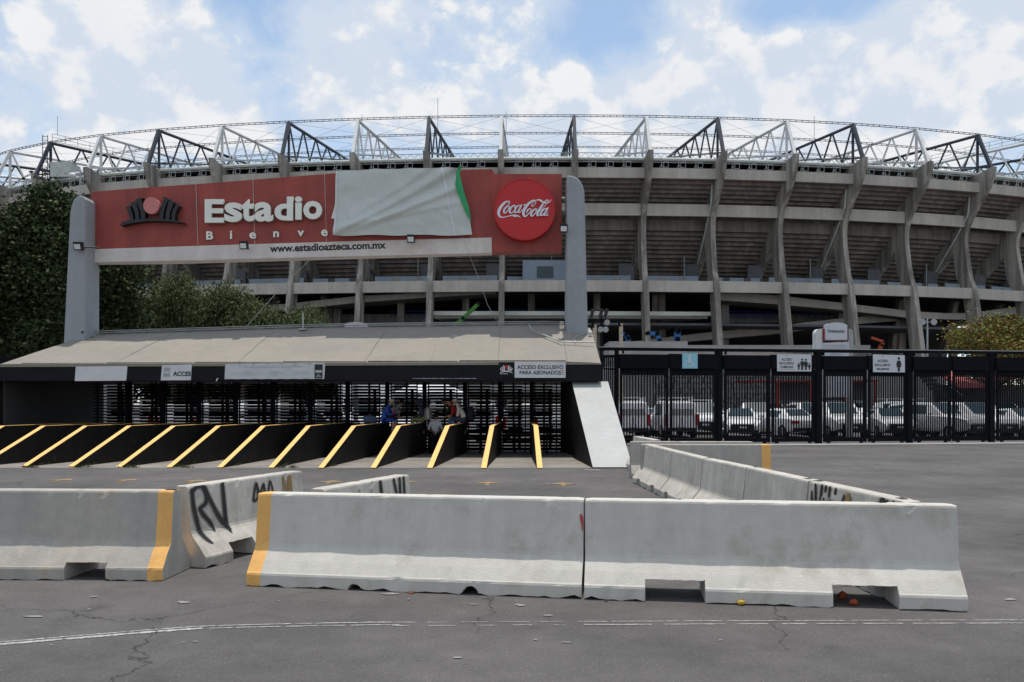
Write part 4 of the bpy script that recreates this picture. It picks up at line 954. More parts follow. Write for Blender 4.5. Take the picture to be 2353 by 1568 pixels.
for gi, (l1, l2, ds) in enumerate(gates):
    base = FLp(l1[0]); t = thing('sliding_gate', f'black barred double gate, {ds}', 'gate', (base.x, base.y, 0), 0, 'black barred gates along the car park')
    for (xa, xb) in (l1, l2):
        A, B = FLp(xa), FLp(xb); mb = MB()
        zh = 3.66-(.03 if xa == l1[0] else 0)
        MB().slab(FLp(xa+.3, .16), FLp(xb-.3, .16), 3.07, zh, .20).build('header_panel', M['steel_black'], t)
        MB().slab(FLp(xa+1, .02), FLp(xb-1, .02), 2.86, 3.068, .06).build('header_rail', M['steel_black'], t)
        fw = 5.5
        mb.slab(FLp(xa+1), FLp(xa+1+fw), .06, 2.858, .07); mb.slab(FLp(xb-1-fw), FLp(xb-1), .06, 2.858, .07)
        mb.slab(FLp(xa+1+fw), FLp(xb-1-fw), 2.80, 2.858, .06); mb.slab(FLp(xa+1+fw), FLp(xb-1-fw), .08, .24, .06); mb.slab(FLp(xa+1+fw), FLp(xb-1-fw), .245, .27, .05)
        lf_ = mb.build('leaf_frame', M['steel_black'], t)
        p0 = FLp(xa+1+fw, -.01); p1 = FLp(xb-1-fw, -.01); n = 15; L = (p1-p0).length; o = origin(lf_)
        for i in range(n):
            s = (i+.5)/n*L-.024; q = p0+FD*s; link('bar', bm_, lf_, (q.x-o.x, q.y-o.y, .255), (0, 0, ang))
        c = MB(); q = FLp((xa+xb)/2+20); 
        for px in (xa+12, xb-14): q = FLp(px, .02); c.tube((q.x-.06, q.y-.02, .05), (q.x+.06, q.y+.02, .05), .05, 8)
        c.build('roller', M['steel_black'], t)
mb = MB(); a, b = FLp(1660, 1.25), FLp(2640, 1.15); mb.slab(a, b, .004, .02, 1.1); struct(mb, 'gate_threshold', M['threshold'])
def gsign(name, pts, m, label, off=.185):
    c = [FV(x, y, off) for x, y in pts]; ba = Vector((sum(p.x for p in c)/4, sum(p.y for p in c)/4, min(p.z for p in c)))
    t = thing(name, label, 'sign', ba); n3 = Vector((FN.x, FN.y, 0))*.02; mb = MB(); mb.add([p for p in c]+[p-n3 for p in c], [(0, 1, 2, 3), (7, 6, 5, 4), (0, 4, 5, 1), (1, 5, 6, 2), (2, 6, 7, 3), (3, 7, 4, 0)]); mb.build('board', m, t, fix=True); return t
D3 = Vector((FD.x, FD.y, 0))
def gtext(s, px, py, w, h, m, t, off=.19, bold=.03): p = FV(px, py, off); k = p.y/F; fit_text(s, 'lettering', p, w*k, h*k, m, t, xdir=D3, bold=bold)
def gz_(off=.19): return lambda u, v, h=0: FV(u, v, off+h)
def circle(cx, cy, r, fn, h=0.0, ry=None): ry = ry or r; return [fn(cx+r*math.cos(a), cy+ry*math.sin(a), h) for a in np.linspace(0, 2*math.pi, 18, endpoint=False)][::-1]
w1 = gsign('wheelchair_sign', [(1568, 847), (1568, 812), (1603, 812), (1603, 847)], M['sign_cyan'], 'light blue square sign with a white wheelchair symbol on a gate header')
fn = gz_(); mb = MB(); mb.add(circle(1584.3, 818.3, 2.7, fn), [tuple(range(18))])
ribbon(mb, [(1584, 822, 4.2), (1584.4, 831, 4.6)], fn, sub=1, cap=False, h0=.001); ribbon(mb, [(1584, 827.3, 1.6), (1592, 827.6, 1.6)], fn, sub=1, cap=False, h0=.002)
ribbon(mb, [(1583, 832, 3), (1590.5, 832.3, 2.4), (1594.6, 841, 2.6)], fn, sub=1, h0=.003); ribbon(mb, [(1581+8.2*math.cos(a)+1, 836+7.6*math.sin(a), 1.7) for a in np.linspace(-1.9, -5.95, 16)], fn, sub=1, h0=.006)
mb.build('wheelchair_symbol', M['print_white'], w1)
def pict(mb, cx, top, H, skirt, fn, h):
    s = H/40.0; mb.add(circle(cx, top+4.2*s, 3.6*s, fn, h), [tuple(range(18))])
    if skirt:
        pts = [(-4.5, 10), (4.5, 10), (7.5, 22), (5.6, 23), (3.6, 15), (6.6, 28), (3, 28), (3, 40), (-3, 40), (-3, 28), (-6.6, 28), (-3.6, 15), (-5.6, 23), (-7.5, 22)]
    else: pts = [(-6.2, 10), (6.2, 10), (7, 24), (5, 24), (4.2, 14), (4.2, 40), (.6, 40), (.3, 26), (-.3, 26), (-.6, 40), (-4.2, 40), (-4.2, 14), (-5, 24), (-7, 24)]
    mb.add([fn(cx+a*s, top+b*s, h+.001) for a, b in pts], [tuple(range(len(pts)-1, -1, -1))])
w2 = gsign('families_sign', [(1786, 853.5), (1785.5, 814.5), (1864.5, 815), (1864.5, 854)], M['panel_white'], 'white sign reading ACCESO EXCLUSIVO FAMILIAS with a family pictogram')
for s, x, y, w, h in (('ACCESO', 1796, 829, 25.5, 5.6), ('EXCLUSIVO', 1791, 837.7, 35.5, 5.6), ('FAMILIAS', 1793.5, 846.2, 30.5, 5.6), ('Hombres y niños menores de 12 años', 1791, 850.3, 36, 1.6)): gtext(s, x, y, w, h, M['print_black'], w2)
mb = MB()
for i, (cx, top, H, sk) in enumerate(((1843.5, 824, 26.5, False), (1852, 824.5, 26.5, True), (1835.5, 833.2, 17, False), (1860, 833.5, 17, True))): pict(mb, cx, top, H, sk, fn, .002*i)
mb.build('family_pictogram', M['print_black'], w2); gtext('mm', 1805.5, 818, 5.5, 2.2, M['print_grey'], w2)
w3 = gsign('women_sign', [(2006.5, 855.5), (2006, 814.5), (2079, 817), (2079.5, 856)], M['panel_white'], 'white sign reading ACCESO EXCLUSIVO MUJERES with a woman pictogram')
for s, x, y, w, h in (('ACCESO', 2016, 832.5, 27, 5.8), ('EXCLUSIVO', 2010.5, 842, 38, 5.8), ('MUJERES', 2014.5, 851.8, 31, 5.8)): gtext(s, x, y, w, h, M['print_black'], w3)
mb = MB(); pict(mb, 2065.5, 820.5, 33.5, True, fn, 0); mb.build('woman_pictogram', M['print_black'], w3); gtext('mm', 2026.5, 820.5, 5.5, 2.2, M['print_grey'], w3)
# black fence seen at the far left beyond the roof
t = thing('side_fence', 'dark metal fence seen at the left edge behind the sloping roof', 'fence', (-27, 40, 0))
MB().slab(PX(-120, 820, 40), PX(180, 820, 40), 3.6, 3.95, .1).build('top_rail', M['steel_black'], t)
for i in range(20): x = -27.5+i*.36; MB().box((x, 40.02, 0), (x+.08, 40.08, 3.6)).build('bar', M['steel_black'], t)

# ================================================================== BEHIND THE FENCE
def wallthing(name, pa, pb, z0, z1, th, m, label, cat='wall'):
    mb = MB(); mb.slab(pa, pb, z0, z1, th); return single(mb, name, m, label, cat)
def XY(px, Y): return ((px-CX)/F*Y, Y)
# stone retaining wall built of real irregular courses near enough to tell, texture for the rest
mb = MB(); rnd = random.Random(3)
xa, xb = XY(1395, 66)[0], XY(2000, 66)[0]
x = xa
rows = 14
for r in range(rows):
    x = xa-rnd.random()*.5
    while x < xb:
        w = rnd.uniform(.35, .8); z0 = r*.42; mb.box((x, 66-rnd.uniform(0, .10), z0), (x+w-.04, 66.4, z0+.39)); x += w
o = single(mb, 'stone_retaining_wall', M['stone_wall'], 'rough dark stone retaining wall behind the parked cars to the right', 'wall')
wallthing('coping', XY(1395, 65.8), XY(2000, 65.8), 5.9, 6.35, .9, M['wall_plain'], 'pale concrete coping along the top of the stone retaining wall', 'coping')
mb = MB(); x = XY(830, 64)[0]
while x < XY(1290, 64)[0]:
    for r in range(11): w = rnd.uniform(.4, .8); mb.box((x, 64-rnd.uniform(0, .1), r*.42), (x+.62, 64.4, r*.42+.39))
    x += .66
single(mb, 'stone_wall', M['stone_wall'], 'dark stone wall seen through the turnstiles behind the vans', 'wall')
t = thing('louvred_block', 'grey service block with horizontal louvres seen through the leftmost gate bars', 'building', (*XY(1455, 60), 0))
a, b = XY(1395, 60), XY(1500, 60); MB().slab(a, b, 0, 4.4, 4).build('block_wall', M['wall_plain'], t)
for i in range(26): MB().box((a[0], 59.86, .4+i*.15), (b[0], 59.98, .47+i*.15)).build('louvre', M['galvanised'], t)
wallthing('concrete_plinth', XY(1400, 56), XY(1580, 56), 5.0, 5.9, 3, M['wall_plain'], 'grey concrete ledge showing just above the fence rail beside the right pylon', 'ledge')
mb = MB(); A = XY(1560, 57); B = XY(1880, 57); mb.slab(A, B, 4.7, 5.6, 2, za=(4.7, 5.05)); single(mb, 'sloping_ledge', M['wall_plain'], 'pale sloping ledge seen in the gap above the gate headers', 'ledge')
wallthing('pale_wall', XY(1880, 60), XY(2175, 60), 0, 4.75, .5, M['wall_plain'], 'pale plain wall behind the cars below the orientation totem')
t = thing('red_canopy', 'dark shelter with a thin red beam behind the cars in the middle gates', 'shelter', (*XY(1760, 54), 0))
mb = MB(); mb.slab(XY(1722, 54), XY(2020, 54), 3.12, 3.22, 3.5); mb.build('roof_beam', M['red_steel'], t)
for px in (1786, 1862, 1940, 2010): mb = MB(); mb.slab(XY(px, 54), XY(px+5, 54), 0, 3.1, .2); mb.build('post', M['red_steel'], t)
MB().slab(XY(1790, 55.5), XY(1985, 55.5), 1.9, 3.1, .2).build('dark_screen', M['concrete_dark'], t)
t = thing('street_stall', 'stall with pink sloping awning behind the right-hand gates', 'stall', (*XY(2300, 52), 0))
for i, (x0, x1) in enumerate(((2204, 2262), (2264, 2330), (2332, 2400))):
    A, B = XY(x0, 50), XY(x1, 50); mb = MB(); zz = 2.62+.45*i; mb.hexa([(A[0], 50, zz), (B[0], 50, zz), (B[0], 53, zz+.9), (A[0], 53, zz+.9), (A[0], 50, zz+.22), (B[0], 50, zz+.22), (B[0], 53, zz+1.12), (A[0], 53, zz+1.12)]); mb.build('awning', M['pink_awning'], t)
MB().slab(XY(2150, 53.5), XY(2420, 53.5), 0, 2.9, .3).build('back_wall', M['concrete_dark'], t)
t = thing('outside_stair', 'dark outside stair with a white handrail behind the fourth gate', 'stair', (*XY(2140, 52), 0))
for i in range(14):
    px = 2105+i*7.6; p = XY(px, 52); z = 4.4-i*.235; MB().box((p[0], 52, z-.2), (p[0]+.26, 53.3, z)).build('step', M['concrete_dark'], t)
mb = MB(); mb.path([Vector((*XY(2112, 51.9), 4.5)), Vector((*XY(2178, 51.9), 2.9)), Vector((*XY(2212, 51.9), 2.2))], .03, 5); mb.build('handrail', M['steel_white'], t)
# white marquee seen through the turnstiles
t = thing('marquee', 'white peaked marquee roof behind the seated group, seen through the turnstiles', 'tent', (*XY(965, 50), 0))
A, B, P_ = XY(905, 48), XY(1062, 48), XY(985, 50)
mb = MB(); z0 = 2.35; pk = (P_[0], 50.5, 3.35); c = [(A[0], 48, z0), (B[0], 48, z0), (B[0], 53, z0), (A[0], 53, z0)]
mb.add(c+[pk], [(0, 1, 4), (1, 2, 4), (2, 3, 4), (3, 0, 4)]); mb.add([(A[0], 47.99, z0-.35), (B[0], 47.99, z0-.35), (B[0], 47.99, z0-.003), (A[0], 47.99, z0-.003)], [(0, 1, 2, 3)]); mb.build('roof_cloth', M['tent_white'], t)
for p in c: MB().tube((p[0], p[1], 0), (p[0], p[1], z0-.02), .04, 6).build('pole', M['steel_white'], t)
wallthing('pale_hoarding', XY(778, 46), XY(905, 46), 1.9, 3.6, .2, M['tent_white'], 'pale hoarding seen through the top bars of the turnstiles right of the banner', 'hoarding')
wallthing('beige_wall', XY(-60, 36), XY(300, 36), 0, 3.4, .3, M['wall_plain'], 'plain pale wall behind the leftmost turnstiles')
wallthing('ramp_wall', XY(1055, 62), XY(1340, 62), 2.6, 5.0, .4, M['wall_plain'], 'long plain wall top above the stone wall, seen through the turnstile bars')

# orientation totem
tt = thing('orientation_totem', 'tall white totem sign reading Orientación with red sides behind the gates', 'sign', (*XY(1915, 38), 0))
def TZ(x, y, d=0): return PX(x, y, 38-d)
def tprism(pts, y0, y1, name, m): return MB().prism([(TZ(*p).x, TZ(*p).z) for p in pts], 'y', y0, y1).build(name, m, tt, fix=True)
tprism([(1876, 1010), (1876, 765), (1878, 759), (1882, 756), (1892, 755), (1892, 1010)], 38.1, 38.5, 'side_frame', M['steel_white'])
tprism([(1951, 1010), (1951, 755), (1958, 756), (1962, 760), (1963, 768), (1963, 1010)], 38.1, 38.5, 'side_frame', M['galvanised'])
tprism([(1891.5, 782.3), (1891.5, 756), (1951, 756), (1951, 782.3)], 38.05, 38.45, 'red_side', M['red_steel'])
tprism([(1896, 781.5), (1896, 747.5), (1903, 744.3), (1912, 742), (1922, 741.3), (1932, 742.2), (1940, 744.5), (1946, 747.8), (1946, 781.5)], 37.95, 38.2, 'head_panel', M['panel_white'])
tprism([(1892, 788), (1951, 786), (1951, 912), (1892, 914)], 38.0, 38.2, 'body_panel', M['panel_white'])
def ttext(s, x, y, w, h, m): p = TZ(x, y, .07); fit_text(s, 'lettering', p, w/F*38, h/F*38, m, tt, bold=.015)
ttext('Orientación', 1902, 764.5, 38, 7, M['print_black']); ttext('TLALPAN NORTE', 1895, 796.5, 52, 4.5, M['print_faint']); ttext('PUNTOS DE ACCESO', 1895, 803.5, 52, 4, M['print_faint']); ttext('RAMPAS 6-7', 1909, 814.5, 25, 3.2, M['print_grey'])
t2 = MB(); t2.prism([(PX(*p, 36).x, PX(*p, 36).z) for p in ((792, 772), (791.5, 745.5), (800, 742), (816, 740.6), (832, 741.8), (843.5, 745.5), (843, 772))], 'y', 36, 36.3); t2.box(PX(812, 772, 36.1), (PX(822, 772, 36.1).x, 36.2, 0)); single(t2, 'totem_top', M['print_white'], 'curved white top of another totem sign peeking over the roof ridge', 'sign', fix=True)
# lamp masts, rusty pipes, lifting machines
def mast(px, Y, ztop, heads, label, mt):
    p = Vector((*XY(px, Y), 0)); t = thing('floodlight_mast', label, 'lamp mast', p); MB().tube(p, p+Vector((0, 0, ztop)), .09, 8, .06).build('pole', mt, t)
    for dx, dz, r in heads:
        q = p+Vector((dx, -.15, ztop+dz)); MB().tube(q, q+Vector((0, .25, 0)), r, 14, r*.6).build('lamp_head', M['galvanised'], t); MB().tube(q+Vector((0, -.01, 0)), q+Vector((0, .0, 0)), r*.9, 14).build('lens', M['lamp_grey'], t)
    zs = {round(h[1], 1) for h in heads}
    for z in zs: MB().beam(p+Vector((-.6, 0, ztop+z)), p+Vector((.6, 0, ztop+z)), .05, .05).build('cross_arm', mt, t)
t = mast(1382, 42, 6.2, [(.27, -.42, .15), (.2, -.78, .15), (-.06, -.78, .15)], 'dark lamp mast with round floodlights right of the right pylon', M['steel_black'])
p = PX(1378, 716, 41.8); mb = MB()
mb.beam(p+Vector((-.35, 0, .1)), p+Vector((.4, 0, .0)), .05, .05); mb.beam(p+Vector((-.35, 0, -.25)), p+Vector((-.45, 0, .1)), .06, .06)
for dx in (-.4, .05, .3): mb.hexa([(p.x+dx-.12, p.y-.1, p.z-.3), (p.x+dx+.02, p.y-.1, p.z-.35), (p.x+dx+.02, p.y+.1, p.z-.35), (p.x+dx-.12, p.y+.1, p.z-.3), (p.x+dx, p.y-.1, p.z+.15), (p.x+dx+.16, p.y-.1, p.z+.1), (p.x+dx+.16, p.y+.1, p.z+.1), (p.x+dx, p.y+.1, p.z+.15)])
single(mb, 'box_floodlights', M['print_black'], 'cluster of black box floodlights on top of the mast beside the right pylon', 'floodlights')
mast(2131, 62, 8.1, [(-.42, -.3, .24), (.42, -.3, .24)], 'lamp mast with two pale round lamps left of the orange-leaved tree', M['galvanised'])
for px, Y, top, lab in ((1366.5, 40, 747, 'left'), (1427, 40, 744, 'right')):
    p = Vector((*XY(px, Y), 0)); zt = PX(px, top, Y).z; t = thing('exhaust_pipe', f'cream rust-stained upright pipe standing behind the fence, {lab} one of the pair', 'pipe', p)
    MB().tube(p, p+Vector((0, 0, zt)), .095, 10).build('tube', M['rust_pipe'], t); MB().tube(p+Vector((0, 0, zt-.12)), p+Vector((-.12, 0, zt+.12)), .10, 10, .06).build('flap', M['steel_black'], t)
def boom(pts, Y, m, name, label, w=.5):
    P = [PX(x, y, Y) for x, y in pts]; t = thing(name, label, 'machine', (P[0].x, Y, P[0].z))
    for i, (a, b) in enumerate(zip(P[:-1], P[1:])):
        MB().beam(a, b, w, w*(1-.15*i)).build('arm', m, t)
        MB().tube(b+Vector((0, -w*.6, 0)), b+Vector((0, w*.6, 0)), w*.45, 8).build('joint', M['steel_black'], t)
boom([(1444, 800), (1443, 778), (1438, 770), (1425, 766)], 86, M['machine_blue'], 'blue_lift', 'leftmost blue lifting machine arm under the stadium, right of the cream pipes', .5)
boom([(1514, 796), (1515, 783), (1509, 768), (1488, 766)], 86, M['machine_blue'], 'blue_lift', 'blue lifting machine arm beside the rib, middle of the three', .5)
boom([(1556, 806), (1556, 780), (1556.5, 763), (1560, 757)], 86, M['machine_blue'], 'blue_lift', 'straight upright blue lifting machine arm, rightmost of the three', .6)
boom([(2018, 812), (2025, 794), (2031, 786), (1998, 775)], 88, M['machine_orange'], 'orange_lift', 'orange folded boom lift in the dark bay under the stadium', .35)
boom([(1042, 752), (1064, 732), (1100, 698)], 93, M['machine_green'], 'green_lift', 'long green boom slanting through the dark bays left of the right pylon', .45)
mb = MB()
for i in range(6): a = PX(1496+i*5, 790, 90); b = PX(1500+i*5, 803, 90); mb.beam(a, b, .08, .08); mb.beam(PX(1500+i*5, 790, 90), PX(1496+i*5, 803, 90), .08, .08)
mb.beam(PX(1494, 790, 90), PX(1526, 790, 90), .08, .08); single(mb, 'orange_mesh_barrier', M['litter_orange'], 'low orange lattice barrier below the blue machines', 'barrier')

# ================================================================== CARS
CARS = {}
def build_car(kind, paint):
    """x forward, y left, z up; origin on the ground at the middle"""
    if kind == 'van':
        st = [(-2.05, .70, .45, .95, 1.10, .66), (-2.0, .80, .32, 1.0, 1.72, .68), (-1.2, .84, .28, 1.0, 1.80, .70), (.3, .84, .28, 1.0, 1.82, .70), (.75, .84, .28, 1.0, 1.74, .68), (1.35, .84, .28, .98, 1.08, .74), (1.95, .80, .30, .86, .90, .70), (2.1, .70, .40, .72, .74, .62)]; wr = 1.30
    elif kind == 'sedan':
        st = [(-2.2, .68, .45, .80, .84, .60), (-2.1, .80, .32, .92, .98, .70), (-1.55, .85, .26, .95, 1.04, .70), (-.95, .86, .24, .95, 1.40, .60), (.2, .86, .24, .95, 1.44, .60), (.95, .86, .24, .95, 1.03, .72), (1.8, .84, .26, .86, .92, .72), (2.15, .76, .34, .74, .78, .62), (2.25, .62, .42, .62, .64, .52)]; wr = 1.35
    elif kind == 'suv':
        st = [(-2.2, .74, .5, 1.0, 1.10, .66), (-2.12, .88, .38, 1.05, 1.64, .70), (-1.2, .92, .34, 1.08, 1.74, .72), (.2, .92, .34, 1.08, 1.72, .72), (.95, .92, .34, 1.06, 1.16, .80), (1.85, .90, .36, 1.0, 1.06, .78), (2.2, .84, .42, .90, .94, .70), (2.28, .70, .50, .74, .76, .60)]; wr = 1.4
    else:  # pickup
        st = [(-2.55, .84, .55, 1.02, 1.04, .80), (-2.5, .88, .42, 1.04, 1.06, .84), (-.75, .90, .38, 1.06, 1.08, .86), (-.70, .90, .38, 1.08, 1.70, .70), (.45, .90, .38, 1.08, 1.74, .70), (1.1, .90, .38, 1.06, 1.16, .80), (2.1, .88, .40, 1.0, 1.05, .78), (2.5, .82, .46, .88, .92, .70), (2.58, .68, .55, .74, .76, .60)]; wr = 1.6
    root = thing('parked_'+('car' if kind in ('sedan', 'suv') else kind), 'x', {'van': 'van', 'sedan': 'car', 'suv': 'car', 'pickup': 'pickup truck'}[kind])
    rings = []
    for x, w, zb, belt, roof, w2 in st:
        rings.append([(x, -w*.92, zb), (x, -w, zb+.14), (x, -w, belt), (x, -w2, roof-.05), (x, -w2*.86, roof), (x, w2*.86, roof), (x, w2, roof-.05), (x, w, belt), (x, w, zb+.14), (x, w*.92, zb)])
    mb = MB(); n = 10; vs = [p for r in rings for p in r]; fs = []
    for i in range(len(rings)-1):
        for j in range(n): a = i*n+j; b = i*n+(j+1) % n; fs.append((a, b, b+n, a+n))
    fs += [tuple(range(n-1, -1, -1)), tuple(range((len(rings)-1)*n, len(rings)*n))]
    mb.add(vs, fs, 0, False); body = mb.build('body', M[paint], root, world=False, fix=True)
    bv = body.modifiers.new('bevel', 'BEVEL'); bv.width = .035; bv.segments = 2; bv.limit_method = 'ANGLE'; bv.angle_limit = math.radians(18)
    def panel(i, j0, j1, u0, u1, v0, v1, name, m, out=.012):
        a, b = Vector(rings[i][j0]), Vector(rings[i][j1]); c, d = Vector(rings[i+1][j0]), Vector(rings[i+1][j1])
        def q(u, v): return (a.lerp(b, v)).lerp(c.lerp(d, v), u)
        P = [q(u0, v0), q(u1, v0), q(u1, v1), q(u0, v1)]; nn = (P[1]-P[0]).cross(P[3]-P[0]).normalized()
        cen = sum(P, Vector())/4-Vector(((rings[i][0][0]+rings[i+1][0][0])/2, 0, .8))
        if nn.dot(cen) < 0: nn = -nn
        P = [p+nn*out for p in P]; MB().add(P, [(0, 1, 2, 3)]).build(name, m, root, world=False)
    ns = len(st)
    for i in range(ns-1):
        x0, x1 = st[i][0], st[i+1][0]; r0, r1 = st[i][4]-st[i][3], st[i+1][4]-st[i+1][3]
        long_ = x1-x0 > .5
        if min(r0, r1) > .3 and long_ and not (kind == 'van' and i == 1):
            for (j0, j1) in ((2, 3), (7, 6)): panel(i, j0, j1, .05, .95, .12, .86, 'side_window', M['glass'])
        elif max(r0, r1) > .3 and r1 < r0 and st[i][0] > -.2:
            panel(i, 4, 5, .04, .96, .03, .97, 'windshield', M['glass'], .022)
            for (j0, j1) in ((2, 3), (7, 6)): MB()
        elif kind == 'sedan' and r1 > r0 and r1 > .3: panel(i, 4, 5, .08, .92, .04, .96, 'rear_window', M['glass'], .022)
    xr = st[0][0]; xf = st[-1][0]
    if kind in ('van', 'suv'):
        # upright tailgate window and seam
        zr = st[1][4]; hw = st[1][5]*.86; x = st[1][0]-.035 if kind == 'suv' else -2.052
        P = [(x+.02, -hw, zr-.62), (x+.02, hw, zr-.62), (x+.075, hw*.92, zr-.16), (x+.075, -hw*.92, zr-.16)]
        MB().add([(a-.03, b, c) for a, b, c in P], [(0, 3, 2, 1)]).build('rear_window', M['glass'] if kind == 'suv' else M['wall_plain'], root, world=False)
        MB().box((xr-.03, -.008, .5), (xr-.002, .008, 1.0)).build('door_seam', M['car_black'], root, world=False)
    hw = st[1][1]
    for s in (-1, 1):
        if kind == 'van': MB().box((xr-.05, s*(hw-.13), .62), (xr+.10, s*(hw+.005), 1.16)).build('tail_light', M['tail_red'], root, world=False)
        elif kind == 'sedan': MB().box((xr-.02, s*(hw-.36), .70), (xr+.12, s*(hw-.02), .84)).build('tail_light', M['tail_red'], root, world=False)
        else: MB().box((xr-.03, s*(hw-.18), .68), (xr+.12, s*(hw-.0), 1.02)).build('tail_light', M['tail_red'], root, world=False)
        wf = st[-2][1]; zf = st[-2][3]
        MB().hexa([(xf-.16, s*(wf-.30), zf-.20), (xf-.16, s*(wf+.01), zf-.20), (xf-.36, s*(wf+.04), zf-.18), (xf-.36, s*(wf-.28), zf-.18), (xf-.13, s*(wf-.34), zf-.05), (xf-.15, s*(wf+.0), zf-.02), (xf-.42, s*(wf+.045), zf+.01), (xf-.38, s*(wf-.3), zf-.01)]).build('headlight', M['lamp_clear'], root, world=False, fix=True)
        iw = [i for i in range(ns) if st[i][4]-st[i][3] > .3][-1]; xm = st[iw][0]+.35; wm = st[iw][1]
        MB().ball((xm, s*(wm+.14), st[iw][3]+.12), .11, 8, (.5, 1, .8)).build('mirror', M[paint] if kind != 'van' else M['car_black'], root, world=False)
    MB().box((xf-.05, -.52, .43), (xf+.028, .52, .70)).build('grille', M['car_black'], root, world=False)
    MB().box((xf-.12, -st[-2][1]*.9, .30), (xf+.01, st[-2][1]*.9, .42)).build('bumper', M['car_black'], root, world=False)
    MB().box((xr-.06, -hw*.92, .32), (xr+.12, hw*.92, .50)).build('bumper', M['car_black'], root, world=False)
    MB().box((xf+.029, -.17, .50), (xf+.037, .17, .60)).build('number_plate', M['panel_white'], root, world=False); MB().box((xr-.075, -.17, .54), (xr-.055, .17, .66)).build('number_plate', M['panel_white'], root, world=False)
    for sx in (-1, 1):
        for s in (-1, 1):
            y = s*(st[3][1]-.10); w = MB().tube((sx*wr, y-.10*s*-1, .32), (sx*wr, y-s*.10, .32), .32, 18).build('wheel', M['tyre'], root, world=False)
            MB().tube((sx*wr, y+s*.101, .32), (sx*wr, y+s*.112, .32), .19, 12).build('rim', M['rim'], w, world=False)
    if kind in ('van', 'pickup'):
        rk = MB(); zr = max(q[4] for q in st)+.14; x0, x1 = (-1.8, .5) if kind == 'van' else (-2.3, .3)
        for s in (-.6, .6): rk.beam((x0, s, zr), (x1, s, zr), .04, .04)
        for i in range(4): x = x0+(x1-x0)*i/3; rk.beam((x, -.6, zr), (x, .6, zr), .04, .04); [rk.beam((x, s, zr), (x, s, zr-.2 if kind == 'van' or x > -.7 else 1.06), .035, .035) for s in (-.6, .6)]
        rk.build('roof_rack', M['steel_white'], root, world=False)
    return root
# kind, paint, px of centre, depth, heading in degrees (0 = nose away from the street, 180 = nose to the street), label
cars = [
 ('van', 'car_white', 1442, 41.5, 0, 'white delivery van seen from behind through the leftmost gate leaf'),
 ('sedan', 'car_white', 1491, 46, 4, 'small white car squeezed between two white vans, seen from behind'),
 ('van', 'car_white', 1544, 42, 2, 'white van seen from behind under the blue wheelchair sign'),
 ('pickup', 'car_white', 1612, 46.5, 172, 'white pickup truck facing the street left of the first wide gate post'),
 ('sedan', 'car_white', 1700, 41, 168, 'white saloon car with tinted windscreen facing the gate left of the families sign'),
 ('suv', 'car_white', 1735, 47.5, 165, 'white sport utility car just behind the saloon facing the gate'),
 ('sedan', 'car_white', 1800, 42, 12, 'white saloon car seen from behind below the families sign'),
 ('suv', 'car_white', 1862, 45, 178, 'white car behind the totem foot, left of its post'),
 ('suv', 'car_white', 1925, 41, 176, 'white sport utility car with wide black grille facing the gate below the totem'),
 ('sedan', 'car_white', 2040, 41.5, 170, 'white saloon car with glinting hood below the women sign'),
 ('sedan', 'car_white', 2000, 49, 172, 'white saloon car in the second row left of the women sign'),
 ('van', 'car_white', 2088, 48, 200, 'white van half hidden by the post right of the women sign'),
 ('suv', 'car_white', 2150, 40.5, 205, 'white car seen at an angle behind the left leaf of the fourth gate'),
 ('suv', 'car_white', 2228, 40.8, 196, 'white sport utility car with black grille behind the fourth gate right leaf'),
 ('sedan', 'car_silver', 2165, 52, 180, 'silver car in the back row behind the fourth gate'),
 ('sedan', 'car_white', 2335, 40.5, 190, 'white saloon car cut by the right edge of the photo'),
 ('suv', 'car_white', 2300, 50, 182, 'white car in the back row below the pink awning'),
 ('van', 'car_white', 1200, 40, -3, 'white van with red tail lights seen through the turnstile lane nearest the buttress'),
 ('suv', 'car_white', 1262, 43, 0, 'white car with a bright glint beside the grey buttress, behind the turnstile'),
 ('van', 'car_white', 1105, 43, 4, 'white van seen just right of the seated group through the bars'),
 ('van', 'car_white', 1020, 46, 2, 'white van behind the seated group'),
 ('sedan', 'car_white', 930, 42, 175, 'white car behind the man in the blue jersey'),
 ('suv', 'car_white', 845, 44, 178, 'white car behind the turnstiles left of the seated group'),
 ('van', 'car_white', 760, 43, 6, 'white van behind the turnstiles below the right end of the long banner'),
 ('van', 'car_white', 665, 40.5, 4, 'white van behind the turnstiles below the middle of the long banner'),
 ('van', 'car_white', 590, 44, 8, 'white van behind the turnstiles below the left end of the long banner'),
 ('van', 'car_white', 500, 40, 10, 'white van behind the turnstiles between the torn sign and the long banner'),
 ('suv', 'car_white', 405, 43, 20, 'white car behind the turnstiles below the torn sign'),
 ('van', 'car_white', 325, 42, 14, 'white van behind the turnstiles just right of the blank panel'),
 *[(kd, pt, px_, Y_, hd_, 'back-row car, '+lb) for kd, pt, px_, Y_, hd_, lb in (('suv', 'car_silver', 1460, 53, 180, 'silver, behind the leftmost gate leaf'), ('sedan', 'car_grey', 1640, 53, 178, 'dark grey, beside the first wide gate post'), ('suv', 'car_white', 1770, 55, 180, 'white, above the roof of the saloon near the families sign'),('sedan', 'car_red', 1830, 54, 175, 'red, below the families sign'), ('suv', 'car_grey', 1960, 56, 182, 'dark grey, right of the totem'), ('sedan', 'car_silver', 2050, 56, 180, 'silver, below the women sign'), ('sedan', 'car_grey', 2250, 55, 178, 'dark grey, left of the pink awning'),('suv', 'car_silver', 550, 52, 180, 'silver, seen below the long banner'), ('suv', 'car_grey', 900, 53, 180, 'dark grey, left of the marquee'), ('sedan', 'car_white', 1140, 53, 180, 'white, right of the marquee'))],
 ('sedan', 'car_black', 720, 38, 60, 'dark car crossing in front of the vans behind the turnstiles'),
]
seen = {}
